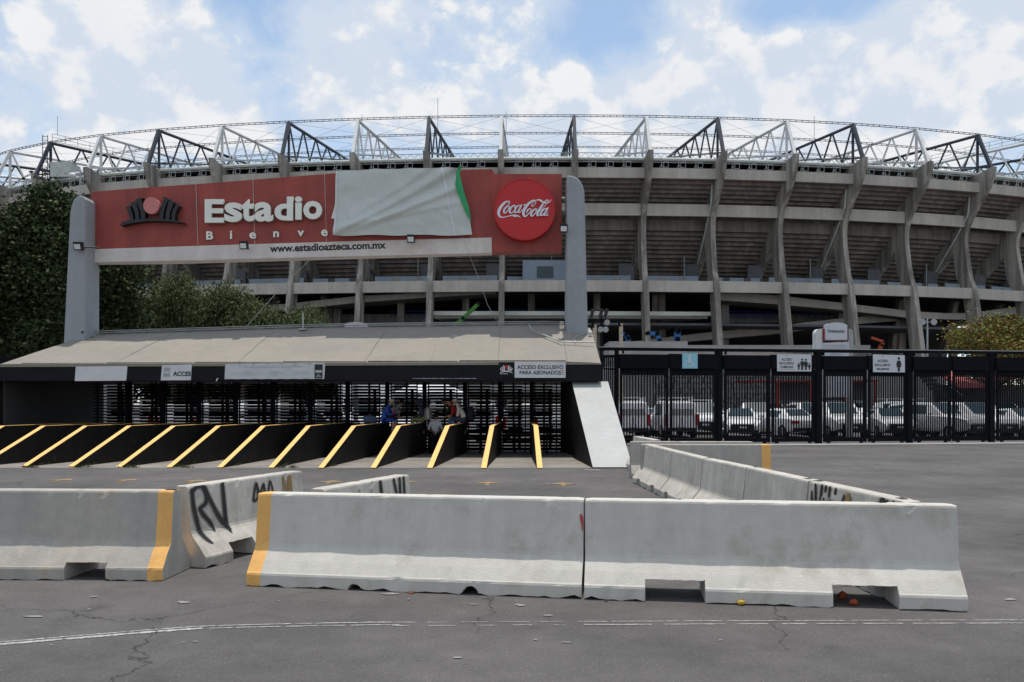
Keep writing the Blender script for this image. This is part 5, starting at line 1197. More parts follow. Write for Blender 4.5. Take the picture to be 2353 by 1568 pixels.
for kind, paint, px, Y, hd, lab in cars:
    key = (kind, paint)
    if key not in seen: seen[key] = root = build_car(kind, paint)
    else: root = copy_tree(seen[key])
    root.location = ((px-CX)/F*Y, Y, LDROP if px < 1270 else 0.0); root.rotation_euler = (0, 0, math.radians(90+hd)); root['label'] = lab
    root['group'] = 'vehicles parked behind the entrance'

# ================================================================== TREES
def foliage(name, clumps, nleaf, size, mats, parent, droop=0.0, share=None):
    """clumps: (x,y,z,rx,ry,rz). Leaves on and in each clump; second material mixed in"""
    tot = []; W = np.array([c[3]*c[5] for c in clumps]); W = W/W.sum()
    for c, w in zip(clumps, W):
        n = int(nleaf*w); v = RNG.normal(size=(n, 3)); v /= np.linalg.norm(v, axis=1)[:, None]
        r = RNG.uniform(.35, 1, n)**.6; r *= 1+.22*np.sin(v[:, 0]*7+c[0])*np.cos(v[:, 2]*6+c[2]); p = v*r[:, None]*np.array(c[3:6])+np.array(c[:3]); tot.append(p)
    P = np.concatenate(tot); n = len(P)
    # gather into twigs for lumpy density
    tw = P[RNG.integers(0, n, max(1, n//60))]; idx = RNG.integers(0, len(tw), n); P = tw[idx]+RNG.normal(size=(n, 3))*size*1.6
    if droop: P[:, 2] -= np.abs(RNG.normal(size=n))*droop
    s = size*RNG.uniform(.6, 1.25, n)
    u = RNG.normal(size=(n, 3)); u[:, 2] *= .6
    if droop: u[:, 2] -= 1.2
    u /= np.linalg.norm(u, axis=1)[:, None]; w = np.cross(u, RNG.normal(size=(n, 3))); w /= np.linalg.norm(w, axis=1)[:, None]
    asp = .34 if droop else .55
    V = np.stack([P-u*s[:, None]*.5, P+w*s[:, None]*.5*asp, P+u*s[:, None]*.5, P-w*s[:, None]*.5*asp], 1).reshape(-1, 3)
    off = np.array(origin(parent)); V -= off
    me = bpy.data.meshes.new(name); me.vertices.add(4*n); me.vertices.foreach_set('co', V.ravel().astype(np.float32))
    me.loops.add(4*n); me.loops.foreach_set('vertex_index', np.arange(4*n, dtype=np.int32)); me.polygons.add(n); me.polygons.foreach_set('loop_start', np.arange(0, 4*n, 4, dtype=np.int32))
    try: me.polygons.foreach_set('loop_total', np.full(n, 4, dtype=np.int32))
    except Exception: pass
    for m in mats: me.materials.append(m)
    if len(mats) > 1: me.polygons.foreach_set('material_index', (RNG.random(n) < (share or .3)).astype(np.int32))
    me.update(); me.validate(); return link(name, me, parent)
def trunk(base, targets, r0, parent, forks=.35):
    mb = MB(); base = Vector(base); rnd = random.Random(int(base.x*10)); top = sum((Vector(t[:3]) for t in targets), Vector())/len(targets)
    f = base.lerp(Vector((top.x, top.y, top.z)), forks); f.x = base.x+(top.x-base.x)*.2
    mid = base.lerp(f, .5)+Vector((rnd.uniform(-.15, .15), 0, 0)); mb.tube(base, mid, r0, 9, r0*.85); mb.tube(mid, f, r0*.85, 9, r0*.7)
    for t in targets:
        t = Vector(t[:3]); a = f; r = r0*.45
        for i in range(1, 5):
            b = f.lerp(t, i/4)+Vector((rnd.uniform(-.25, .25), rnd.uniform(-.25, .25), rnd.uniform(-.1, .25)))*(i < 4); mb.tube(a, b, r, 6, r*.72)
            if i > 1:
                for _ in range(2): c = b+Vector((rnd.uniform(-1, 1), rnd.uniform(-1, 1), rnd.uniform(0, 1)))*.9; mb.tube(b, c, r*.35, 4, r*.12)
            a = b; r *= .72
    return mb.build('trunk', M['bark'], parent)
def tree(name, label, Y, cl, nleaf, size, mats, r0, droop=0.0, share=.3, base=None, group='trees around the stadium'):
    """cl: (px,py,radius px x, radius px y) clumps at depth Y"""
    rnd = random.Random(len(cl)*7+int(Y)); C = []
    for px, py, rx, ry in cl:
        y = Y+rnd.uniform(-1.6, 1.6); p = PX(px, py, y); C.append((p.x, p.y, p.z, rx/F*y, max(rx, ry)/F*y*.9, ry/F*y))
    bx = (base-CX)/F*Y if base else sum(c[0] for c in C)/len(C)
    t = thing(name, label, 'tree', (bx, Y, 0), 0, group); trunk((bx, Y, 0), C, r0, t); foliage('crown', C, nleaf, size, mats, t, droop, share); return t
L1 = [M['leaf_dark'], M['leaf_olive']]
tree('broadleaf_tree', 'tall dark broadleaf tree at the left edge behind the left pylon', 44,
     [(118, 462, 28, 24), (88, 478, 22, 20), (45, 512, 30, 24), (120, 500, 48, 40), (60, 555, 60, 45), (130, 590, 45, 55), (15, 600, 45, 55), (80, 640, 65, 45), (20, 700, 55, 50), (95, 715, 55, 50), (30, 770, 60, 45), (105, 780, 50, 40), (-30, 640, 50, 120), (150, 482, 18, 18), (135, 660, 35, 45), (60, 840, 90, 40)], 52000, .27, L1, .34, share=.10, base=95)
tree('broadleaf_tree', 'dark broadleaf tree right of the left pylon under the red sign', 47,
     [(215, 620, 45, 35), (255, 640, 42, 32), (290, 625, 34, 26), (225, 690, 45, 35), (265, 705, 40, 30), (205, 740, 40, 30), (300, 735, 30, 22), (250, 760, 50, 30), (180, 560, 35, 35), (235, 660, 50, 30), (180, 700, 40, 60), (225, 800, 80, 35)], 30000, .27, L1, .30, share=.12, base=235)
tree('pepper_tree', 'olive green drooping pepper tree above the roof right of the dark trees', 52,
     [(375, 668, 38, 26), (410, 655, 30, 22), (352, 700, 34, 28), (440, 690, 34, 24), (395, 715, 50, 26), (455, 725, 40, 24), (345, 745, 45, 22), (420, 760, 80, 25), (395, 690, 40, 20)], 30000, .22, [M['leaf_olive'], M['leaf_dark']], .26, droop=.45, share=.25, base=400)
tree('pepper_tree', 'olive green pepper tree above the middle of the roof ridge', 54,
     [(520, 668, 30, 20), (495, 690, 32, 24), (545, 690, 34, 22), (580, 712, 34, 22), (510, 725, 40, 24), (560, 738, 50, 22), (615, 735, 40, 22), (650, 738, 34, 18), (600, 755, 80, 18)], 26000, .22, [M['leaf_olive'], M['leaf_dark']], .26, droop=.45, share=.25, base=560)
tree('pepper_tree', 'small pale green treetop at the right end of the row above the roof ridge', 56, [(715, 728, 24, 13), (695, 742, 30, 14), (728, 745, 18, 10)], 7000, .20, [M['leaf_olive'], M['leaf_dark']], .16, droop=.3, share=.2, base=712)
tree('small_tree', 'small tree with yellow-green and orange leaves above the fence at the right edge', 50,
     [(2266, 752, 22, 14), (2300, 744, 24, 14), (2335, 752, 26, 16), (2250, 776, 26, 16), (2300, 765, 36, 24), (2350, 772, 36, 26), (2200, 755, 16, 10), (2190, 768, 14, 8), (2230, 795, 36, 16), (2290, 795, 44, 18), (2350, 800, 44, 18), (2300, 835, 80, 26), (2330, 870, 60, 22), (2215, 775, 18, 10)], 15000, .19, [M['leaf_warm'], M['leaf_rust']], .14, share=.3, base=2300)
for px, Y, lab in ((300, 60, 'left'), (520, 62, 'middle'), (690, 64, 'right')):
    tree('shade_tree', f'dark low tree seen through the turnstiles behind the vans, {lab} one', Y, [(px-70, 860, 60, 45), (px, 850, 70, 45), (px+70, 865, 60, 45), (px, 800, 90, 30)], 9000, .34, L1, .25, share=.05, base=px, group='shade trees in the car park')
# weeds along the wall feet
mb = MB(); rnd = random.Random(5)
def tuft(x, y, n, s):
    for _ in range(n):
        a = rnd.uniform(0, 6.28); r = rnd.uniform(0, s); bx, by = x+r*math.cos(a), y+r*.5*math.sin(a); h = rnd.uniform(.03, .11); dx = rnd.uniform(-.05, .05)
        mb.add([(bx-.012, by, .008), (bx+.012, by, .008), (bx+dx, by, h)], [(0, 1, 2)])
for i in range(1, 9):
    x = WALLX[i]+.07
    for _ in range(4): tuft(x+rnd.uniform(.02, .08), rnd.uniform(21.3, 22.5), 12, .12)
    if i in (2, 3, 4, 5, 7): 
        for _ in range(5): tuft(x+rnd.uniform(.1, .5), 21.12+rnd.uniform(0, .1), 10, .15)
o = mb.build('weeds', M['weed'], None); o['kind'] = 'stuff'; o['label'] = 'small dry weeds growing along the foot of the lane walls'

# ================================================================== CONCRETE BARRIERS
HB = .81
PR = [(.300, .0), (.302, .10), (.296, .118), (.285, .128), (.215, .222), (.150, .300), (.132, .330), (.124, .36), (.116, .45), (.103, .58), (.088, .73), (.083, .785), (.078, .800), (.066, .808)]
def hw_at(z): return float(np.interp(z, [p[1] for p in PR], [p[0] for p in PR]))
def side_pt(u, z, side, off=.004):
    """point on a barrier face: u along, z up; side -1 front"""
    w = hw_at(z)+off; return Vector((u, side*w, z+.0))
def barrier(A, B, mats, label, notches=(), bands=(), name='concrete_barrier', seed=1, group='concrete traffic barriers', ragged=.032, hscale=1.0):
    """A,B: ground points of the two ends of the centre line; local x runs A->B"""
    A = Vector(A[:2]); B = Vector(B[:2]); L = (B-A).length; ang = math.atan2(B.y-A.y, B.x-A.x)
    t = thing(name, label, 'barrier', (A.x, A.y, 0), ang, group); rnd = random.Random(seed)
    us = sorted(set([round(i*L/max(12, int(L/.06)), 4) for i in range(max(12, int(L/.06))+1)]+[n for q in notches for n in q[:2]]+[b for q in bands for b in q[:2]]+[round(q[0]+(q[1]-q[0])*j/14, 4) for q in notches if len(q) > 3 for j in range(15)]))
    us = [us[0]]+[u for a, u in zip(us[:-1], us[1:]) if u-a > .004]; us[-1] = L
    sv = Vector((seed*3.1, seed*1.7, 0))
    def disp(p):
        q = Vector(p); n1 = mnoise.noise(q*3.1+sv)*.005+mnoise.noise(q*14+sv)*.0018
        chip = 0
        if q.z > .775 or abs(q.y) > .27: chip = -max(0, mnoise.noise(q*9+sv)-.36)*.045
        s = 1 if q.y > 0 else -1
        end = max(0, 1-min(q.x, L-q.x)/.03)*.008
        return Vector((q.x, q.y+s*(n1+chip-end), q.z+(chip*.5-end*.6 if q.z > .7 else 0)))
    mb = MB()
    def zig(u): return max(0.0, mnoise.noise(Vector((u*6, seed, 0)))+.15)*ragged*1.4+max(0, mnoise.noise(Vector((u*22, seed, 3))))*ragged
    segs = list(zip(us[:-1], us[1:]))
    def notch_h(u):
        for q in notches:
            if q[0] <= u <= q[1]: 
                h = q[2]
                if len(q) > 3 and q[3]: t_ = (u-q[0])/(q[1]-q[0]); h = q[2]*math.sin(math.pi*min(1, max(0, t_)))**.6
                return h+.008*mnoise.noise(Vector((u*20, seed, 9)))
        return 0
    for a, b in segs:
        m_ = (a+b)/2; mi = 0
        for q in bands:
            if q[0]-1e-4 <= m_ <= q[1]+1e-4: mi = 1
        h = notch_h(m_); pa, pb = [], []
        prof_ = [(hw_at(max(h, .0)), h)]+[(w, z) for w, z in PR if z > h+.003] if h > 0 else PR
        cs = [(-w, z) for w, z in prof_]+[(w, z) for w, z in reversed(prof_)]
        n = len(cs)
        for u, lst in ((a, pa), (b, pb)):
            for y, z in cs:
                if h == 0 and z == 0: z = zig(u)
                q = disp((u, y, z)); q.z *= hscale; lst.append(q)
        fs = [(i, i+n, i+n+1, i+1) for i in range(n-1)]+[(n-1, 2*n-1, n, 0)]
        mb.add(pa+pb, fs, mi, False)
        ia = us.index(a); 
        if a == us[0] or notch_h((us[ia-1]+a)/2) != h or h == 0 and False: mb.add(pa, [tuple(range(n))], mi if a != us[0] else 0)
        if b == us[-1] or abs(notch_h((b+us[us.index(b)+1])/2)-h) > 0: mb.add(pb, [tuple(range(n-1, -1, -1))], mi if b != us[-1] else 0)
    body = mb.build('body', mats, t, world=False); body.data.materials.append(M['yellow_paint']) if len(body.data.materials) < 2 else None
    bm = bmesh.new(); bm.from_mesh(body.data); bmesh.ops.remove_doubles(bm, verts=bm.verts, dist=.0004); bmesh.ops.recalc_face_normals(bm, faces=bm.faces); bm.to_mesh(body.data); bm.free()
    return t, L
BP, BR, BD = [M['barrier_paint'], M['yellow_paint']], [M['barrier_raw'], M['yellow_paint']], [M['barrier_dark'], M['yellow_paint']]
def gpt(px, py, Y=None): Y = Y or EYE*F/(py-HY); return ((px-CX)/F*Y, Y)
def cen(px_l, base_y):   # centre line point from the front foot
    x, y = gpt(px_l, base_y); return (x, y+.30)
# the two long front barriers
A0 = cen(578, 1347); A1 = cen(1350, 1377.5)
tA, LA = barrier(A0, A1, BP, 'long pale grey concrete barrier in front with an orange-yellow band on its left end', notches=[(.95, 1.08, .055, 1), (1.97, 2.13, .075, 1)], bands=[(0, .135)], seed=2, ragged=.03)
B0 = cen(1354, 1378.5); B1 = cen(2238, 1407.5)
tB, LB = barrier(B0, B1, BP, 'long pale grey concrete barrier at the front right with two square fork openings', notches=[(.50, .985, .175), (1.98, 2.48, .175)], seed=3)
C1 = cen(376, 1336); C0 = (C1[0]-3.0, C1[1]+.12)
tC, LC = barrier(C0, C1, BD, 'brownish grey concrete barrier at the left edge with a yellow band on its right end', notches=[(.6, 1.05, .17), (2.08, 2.47, .16)], bands=[(LC_ := 2.86, 3.02)], seed=4, ragged=.026)
# RV barrier running away
D0 = (-2.86, 8.05); D1 = (-2.52, 10.25)
D0 = (-3.30, 8.25); D1 = (-2.66, 10.20)
tD, LD = barrier(D0, D1, BR, 'pale concrete barrier running away from the street sprayed with large black letters RV', notches=[(.42, .82, .19)], seed=5)
tE, LE = barrier((-1.88, 7.98), (-1.27, 9.65), BR, 'concrete barrier behind the long front one with sprayed letters at its far end', seed=6, notches=[(.4, .8, .17)])
def interp(p, q, t): return (p[0]+(q[0]-p[0])*t, p[1]+(q[1]-p[1])*t)
ch = [(3.38, 6.92), (3.25, 8.86), (3.12, 10.76), (2.97, 12.55), (2.90, 14.6), (2.80, 17.25)]
nm = ['nearest of the receding row at right, its end hidden by the front barrier', 'second of the receding row at right, sprayed with black graffiti', 'third of the receding row at right, plain weathered concrete', 'fourth of the receding row at right', 'farthest of the receding row at right, next to the yellow-ended one']
TF = []
for i in range(5):
    a, b = ch[i], ch[i+1]; d = Vector((b[0]-a[0], b[1]-a[1])).normalized()*.02
    L = math.dist(a, b); tF, _ = barrier((a[0]+d.x, a[1]+d.y), (b[0]-d.x, b[1]-d.y), BR, 'beige-grey barrier, '+nm[i], notches=[(L*.18, L*.30, .13), (L*.68, L*.80, .13)], seed=10+i); TF.append(tF)
tG, LG = barrier((2.66, 17.05), (5.28, 16.95), BD, 'grey concrete barrier behind the receding row, yellow band on its right end', bands=[(2.44, 2.64)], seed=20, notches=[(.5, .9, .17), (1.8, 2.2, .17)])
tG2, _ = barrier((2.62, 18.3), (5.28, 18.2), BD, 'grey concrete barrier hidden behind the yellow-ended one, only its top edge showing', seed=21, notches=[(.5, .9, .17), (1.8, 2.2, .17)])
tH, _ = barrier((3.36, 19.1), (3.20, 21.3), BR, 'farthest pale concrete barrier close to the grey buttress', seed=22)
# graffiti strokes, in barrier face coordinates
def graffiti(t, side, strokes, m, zs=1.0, h0=.0, mirror=None):
    def fn(u, v, h=0):
        v = max(.01, min(.80, v)); p = side_pt(u, v, side, .0075+h); return p
    for i, s in enumerate(strokes):
        b = MB(); halo = [(u, v, w*1.9) for u, v, w in s]; ribbon(b, halo, lambda u, v, h=0: fn(u, v, h-.003), mi=1, sub=4, h0=h0+.0004*i, dh=.00001, cap=False)
        ribbon(b, s, fn, sub=4, h0=h0+.0004*i, dh=.00001); b.build('graffiti_stroke', [m, M['spray_soft']], t, world=False)
# u runs from the near end (D0) to the far end; the -y side of D faces the camera
graffiti(tD, -1, [[(.045, .76, .045), (.055, .60, .05), (.095, .40, .05), (.15, .27, .045), (.20, .22, .012)],
                  [(.045, .74, .04), (.12, .79, .04), (.21, .78, .045), (.25, .70, .045), (.24, .62, .045), (.14, .575, .035)],
                  [(.13, .575, .04), (.19, .50, .045), (.27, .42, .045), (.32, .35, .03), (.335, .32, .01)],
                  [(.235, .78, .045), (.33, .60, .05), (.44, .43, .055), (.53, .35, .05), (.58, .30, .012)], [(.52, .79, .05), (.525, .6, .05), (.53, .42, .05), (.545, .33, .035), (.56, .27, .01)],
                  [(1.02, .55, .03), (1.10, .74, .03), (1.13, .60, .028), (1.04, .54, .024)], [(1.10, .74, .026), (1.14, .50, .026), (1.18, .33, .012)], [(1.16, .62, .028), (1.24, .72, .028), (1.22, .58, .026), (1.17, .56, .022)],
                  [(1.24, .72, .024), (1.27, .55, .024), (1.30, .38, .010)], [(1.31, .60, .026), (1.36, .74, .026), (1.40, .62, .026), (1.34, .58, .022), (1.32, .66, .02)]], M['spray_black'])
graffiti(tD, -1, [[(1.62, .55, .022), (1.62, .77, .022)], [(1.63, .76, .022), (1.70, .55, .022), (1.76, .77, .022)], [(1.77, .76, .022), (1.78, .5, .022)], [(1.68, .5, .018), (1.73, .77, .018)]], M['spray_ochre'], h0=.01)
graffiti(tE, -1, [[(1.08, .79, .05), (1.10, .55, .05), (1.16, .42, .05)], [(1.12, .5, .04), (1.24, .62, .04), (1.28, .45, .04)], [(1.38, .78, .045), (1.48, .42, .045)], [(1.52, .79, .045), (1.50, .45, .045)], [(1.62, .79, .04), (1.60, .42, .04)]], M['spray_black'])
graffiti(tE, -1, [[(.5, .72, .02), (.49, .6, .018)], [(.62, .74, .02), (.61, .6, .018)], [(.86, .72, .016), (.85, .62, .016)]], M['spray_ochre'], h0=.01)
gs = [[(1.86-.02*i, .76-.05*(i % 3), .035), (1.84-.02*i, .50, .02)] for i in range(0)]
graffiti(TF[0], 1, [[(1.80, .70, .03), (1.76, .58, .05), (1.72, .48, .04)], [(1.72, .78, .04), (1.69, .66, .05), (1.67, .58, .03)], [(1.58, .70, .03), (1.61, .45, .03)], [(1.50, .66, .03), (1.53, .45, .03)],
                    [(1.56, .78, .05), (1.57, .70, .05)], [(1.47, .79, .05), (1.48, .74, .04)], [(1.38, .78, .05), (1.39, .70, .04)], [(1.25, .78, .04), (1.26, .74, .04)],
                    [(1.44, .62, .06), (1.36, .60, .08), (1.24, .62, .07)], [(1.44, .62, .05), (1.46, .45, .04)], [(1.34, .58, .05), (1.35, .45, .06)], [(1.28, .58, .04), (1.29, .46, .04)], [(1.22, .63, .04), (1.14, .46, .03)],
                    [(1.06, .74, .03), (1.12, .60, .05)], [(.62, .70, .04), (.64, .55, .05)], [(.34, .79, .09), (.38, .60, .09)], [(.26, .77, .05), (.28, .62, .06)], [(.16, .77, .06), (.18, .70, .05)], [(.04, .79, .09), (.06, .6, .09)]], M['spray_black'])
graffiti(TF[0], 1, [[(.98, .74, .08), (.96, .6, .10), (.95, .52, .08)], [(.72, .66, .05), (.71, .58, .06)]], M['spray_ochre'], h0=.008)
# red mark and dark groove at the joint of the two front barriers
mb = MB(); ribbon(mb, [(LA-.022, .68, .012), (LA-.016, .65, .024), (LA-.010, .60, .016), (LA-.008, .54, .006)], lambda u, v, h=0: side_pt(u, v, -1, .006+h), sub=3, dh=.00001); mb.build('red_mark', M['print_red'], tA, world=False)
# lifting slots on top of some barriers
for t, us in ((TF[0], (.15, 1.80)), (TF[1], (.12,)), (tC, (2.9,)), (TF[2], (1.7,))):
    for u in us: MB().box((u, -.03, .8085), (u+.10, .03, .812)).build('lifting_slot', M['print_black'], t, world=False)

# ================================================================== GROUND MARKS AND LITTER
mb = MB(); rnd = random.Random(11)
def gfn(u, v, h=0): p = GX(u, v); return Vector((p.x, p.y, .004+h))
line = [(-20, 1481), (60, 1474.5), (150, 1467), (250, 1459), (350, 1450.5), (450, 1443.5), (560, 1440), (700, 1437), (850, 1434.5), (1000, 1434), (1200, 1432.5), (1400, 1432.5), (1600, 1431.5), (1800, 1431), (2000, 1430), (2200, 1429.5), (2400, 1429)]
lx = [p[0] for p in line]; ly = [p[1] for p in line]
def stroke(x0, x1, dy, w0, w1, gap):
    x = x0
    while x < x1:
        ln = rnd.uniform(*gap[0]); pts = []; n = max(3, int(ln/5))
        for i in range(n+1):
            xx = x+ln*i/n; y = float(np.interp(xx, lx, ly))+dy+rnd.uniform(-.22, .22); wd = rnd.uniform(w0, w1)*(.25 if i in (0, n) else 1); p = GX(xx, y); pts.append((p.x, p.y, wd))
        ribbon(mb, pts, lambda u, v, h=0: Vector((u, v, .004+h)), sub=1, cap=False, dh=.0000003); x += ln+rnd.uniform(*gap[1])
stroke(-20, 500, -2.6, .012, .030, ((60, 200), (1, 4))); stroke(-20, 470, 2.4, .030, .062, ((70, 220), (1, 4)))
stroke(500, 900, -3.0, .008, .022, ((40, 120), (2, 8))); stroke(480, 900, 2.8, .010, .024, ((50, 120), (2, 10)))
stroke(740, 890, -3.2, .018, .034, ((60, 90), (4, 8))); stroke(900, 1340, -3, .004, .013, ((30, 90), (6, 30))); stroke(900, 1340, 5, .006, .018, ((20, 70), (25, 70)))
stroke(1340, 2400, -3.2, .010, .020, ((50, 160), (4, 16))); stroke(1340, 2400, 4, .010, .026, ((50, 160), (8, 30)))
o = mb.build('painted_line', M['line_paint']); o['kind'] = 'structure'
mb = MB()
def blotch(px, py, w, h, z=.0065):
    n = 11; cx_, cy_ = px, py; pts = []
    for i in range(n):
        a = 2*math.pi*i/n; r = rnd.uniform(.45, 1.0); p = GX(cx_+w/2*r*math.cos(a), cy_+h/2*r*math.sin(a)); pts.append((p.x, p.y, z+rnd.uniform(0, .0002)))
    mb.add(pts[::-1], [tuple(range(n))])
for px, py, w, h in ((217, 1373, 22, 4), (420, 1385, 40, 7), (77, 1418, 62, 5), (205, 1402, 12, 3), (895, 1366, 48, 6), (1195, 1392, 30, 6), (1090, 1390, 26, 3), (422, 1478, 14, 3), (450, 1476, 14, 3), (118, 1484, 12, 3), (1258, 1416, 34, 4), (2322, 1379, 36, 6), (1655, 1473, 14, 4), (1052, 1513, 30, 4), (1300, 1478, 40, 3), (1230, 1472, 12, 3), (1360, 1080.5, 50, 3), (1260, 1113, 12, 2), (640, 1383, 10, 2)): blotch(px, py, w, h)
for _ in range(90):
    px, py = rnd.uniform(0, 2353), rnd.uniform(1085, 1560); blotch(px, py, rnd.uniform(1.2, 4)*(py-HY)/450, rnd.uniform(.8, 1.8)*(py-HY)/450, .0055)
o = mb.build('paint_specks', M['pale_fleck']); o['kind'] = 'stuff'; o['label'] = 'worn white paint specks and blotches scattered over the asphalt'
def arrow(px, py, s, label, z=.006):
    c = GX(px, py); mb = MB(); L = .55*s; W = .36*s
    mb.add([(c.x-.06*s, c.y-L, z), (c.x+.06*s, c.y-L, z), (c.x+.06*s, c.y, z), (c.x-.06*s, c.y, z)], [(0, 1, 2, 3)])
    mb.add([(c.x-W, c.y-.02, z+.001), (c.x-W, c.y-.10*s, z+.001), (c.x+W, c.y-.10*s, z+.001), (c.x+W, c.y-.02, z+.001), (c.x, c.y+.45*s, z+.001)], [(0, 1, 2, 3, 4)]); o = mb.build('lane_arrow', M['yellow_ground']); o['kind'] = 'structure'
for px, py in ((142, 1104), (292, 1104.5), (449, 1106), (605, 1107), (760, 1108), (931, 1108.5), (1120, 1111), (1293, 1113)): arrow(px, py, .72, '')
for px, py in ((1240-20, 1063), (1222, 1054), (1388-50, 1064), (1320, 1056), (1010+60, 1063), (1090, 1055)): arrow(px, py, .45, '', .009+floor_z(EYE*F/(py-HY)))
def litter(name, px, py, r, m, label, sc=(1, .6, .7)):
    p = GX(px, py); mb = MB(); n = 9; pts = []
    q = MB(); q.ball((p.x, p.y, r*sc[2]*.8), r, 9, sc); rr = random.Random(int(px)); q.v = [(a+rr.uniform(-1, 1)*r*.18, b+rr.uniform(-1, 1)*r*.18, max(.006, c+rr.uniform(-1, 1)*r*.12)) for a, b, c in q.v]
    return single(q, name, m, label, 'litter')
litter('traffic_cone_shard', 1962, 1393, .04, M['litter_orange'], 'orange broken cone piece lying under the right fork opening, nearer one', (1, .4, .8))
litter('traffic_cone_shard', 1936, 1378, .042, M['litter_orange'], 'dark red-orange broken cone piece under the right fork opening, farther one', (1, .5, .9))
litter('fruit_peel', 1703, 1391, .035, M['litter_yellow'], 'small yellow peel on the asphalt in front of the right barrier', (1, .8, .7))
litter('stone', 2063, 1396, .03, M['wall_plain'], 'small grey stone by the right foot of the fork opening')
litter('stone', 1393, 1383, .018, M['gutter'], 'tiny dark stone in front of the joint of the front barriers')
litter('dry_leaf', 945, 1362+2, .022, M['litter_orange'], 'brown scrap on the asphalt just in front of the long left front barrier', (1.3, .8, .3))
litter('stone', 938, 1380, .014, M['wall_plain'], 'tiny pale stone below the first long front barrier')
mb = MB(); p, q = GX(1385*1, 1103+0), GX(1410, 1104)
mb = MB(); a, b = gpt(2066, 1136)[0], 0
mb = MB(); c = GX(1553, 1128); mb.beam((c.x-.06, c.y-.5, .02), (c.x+.18, c.y-.4, .02), .05, .02); single(mb, 'wood_scrap', M['rust_pipe'], 'small pale wooden scrap beside the receding barrier row', 'litter')

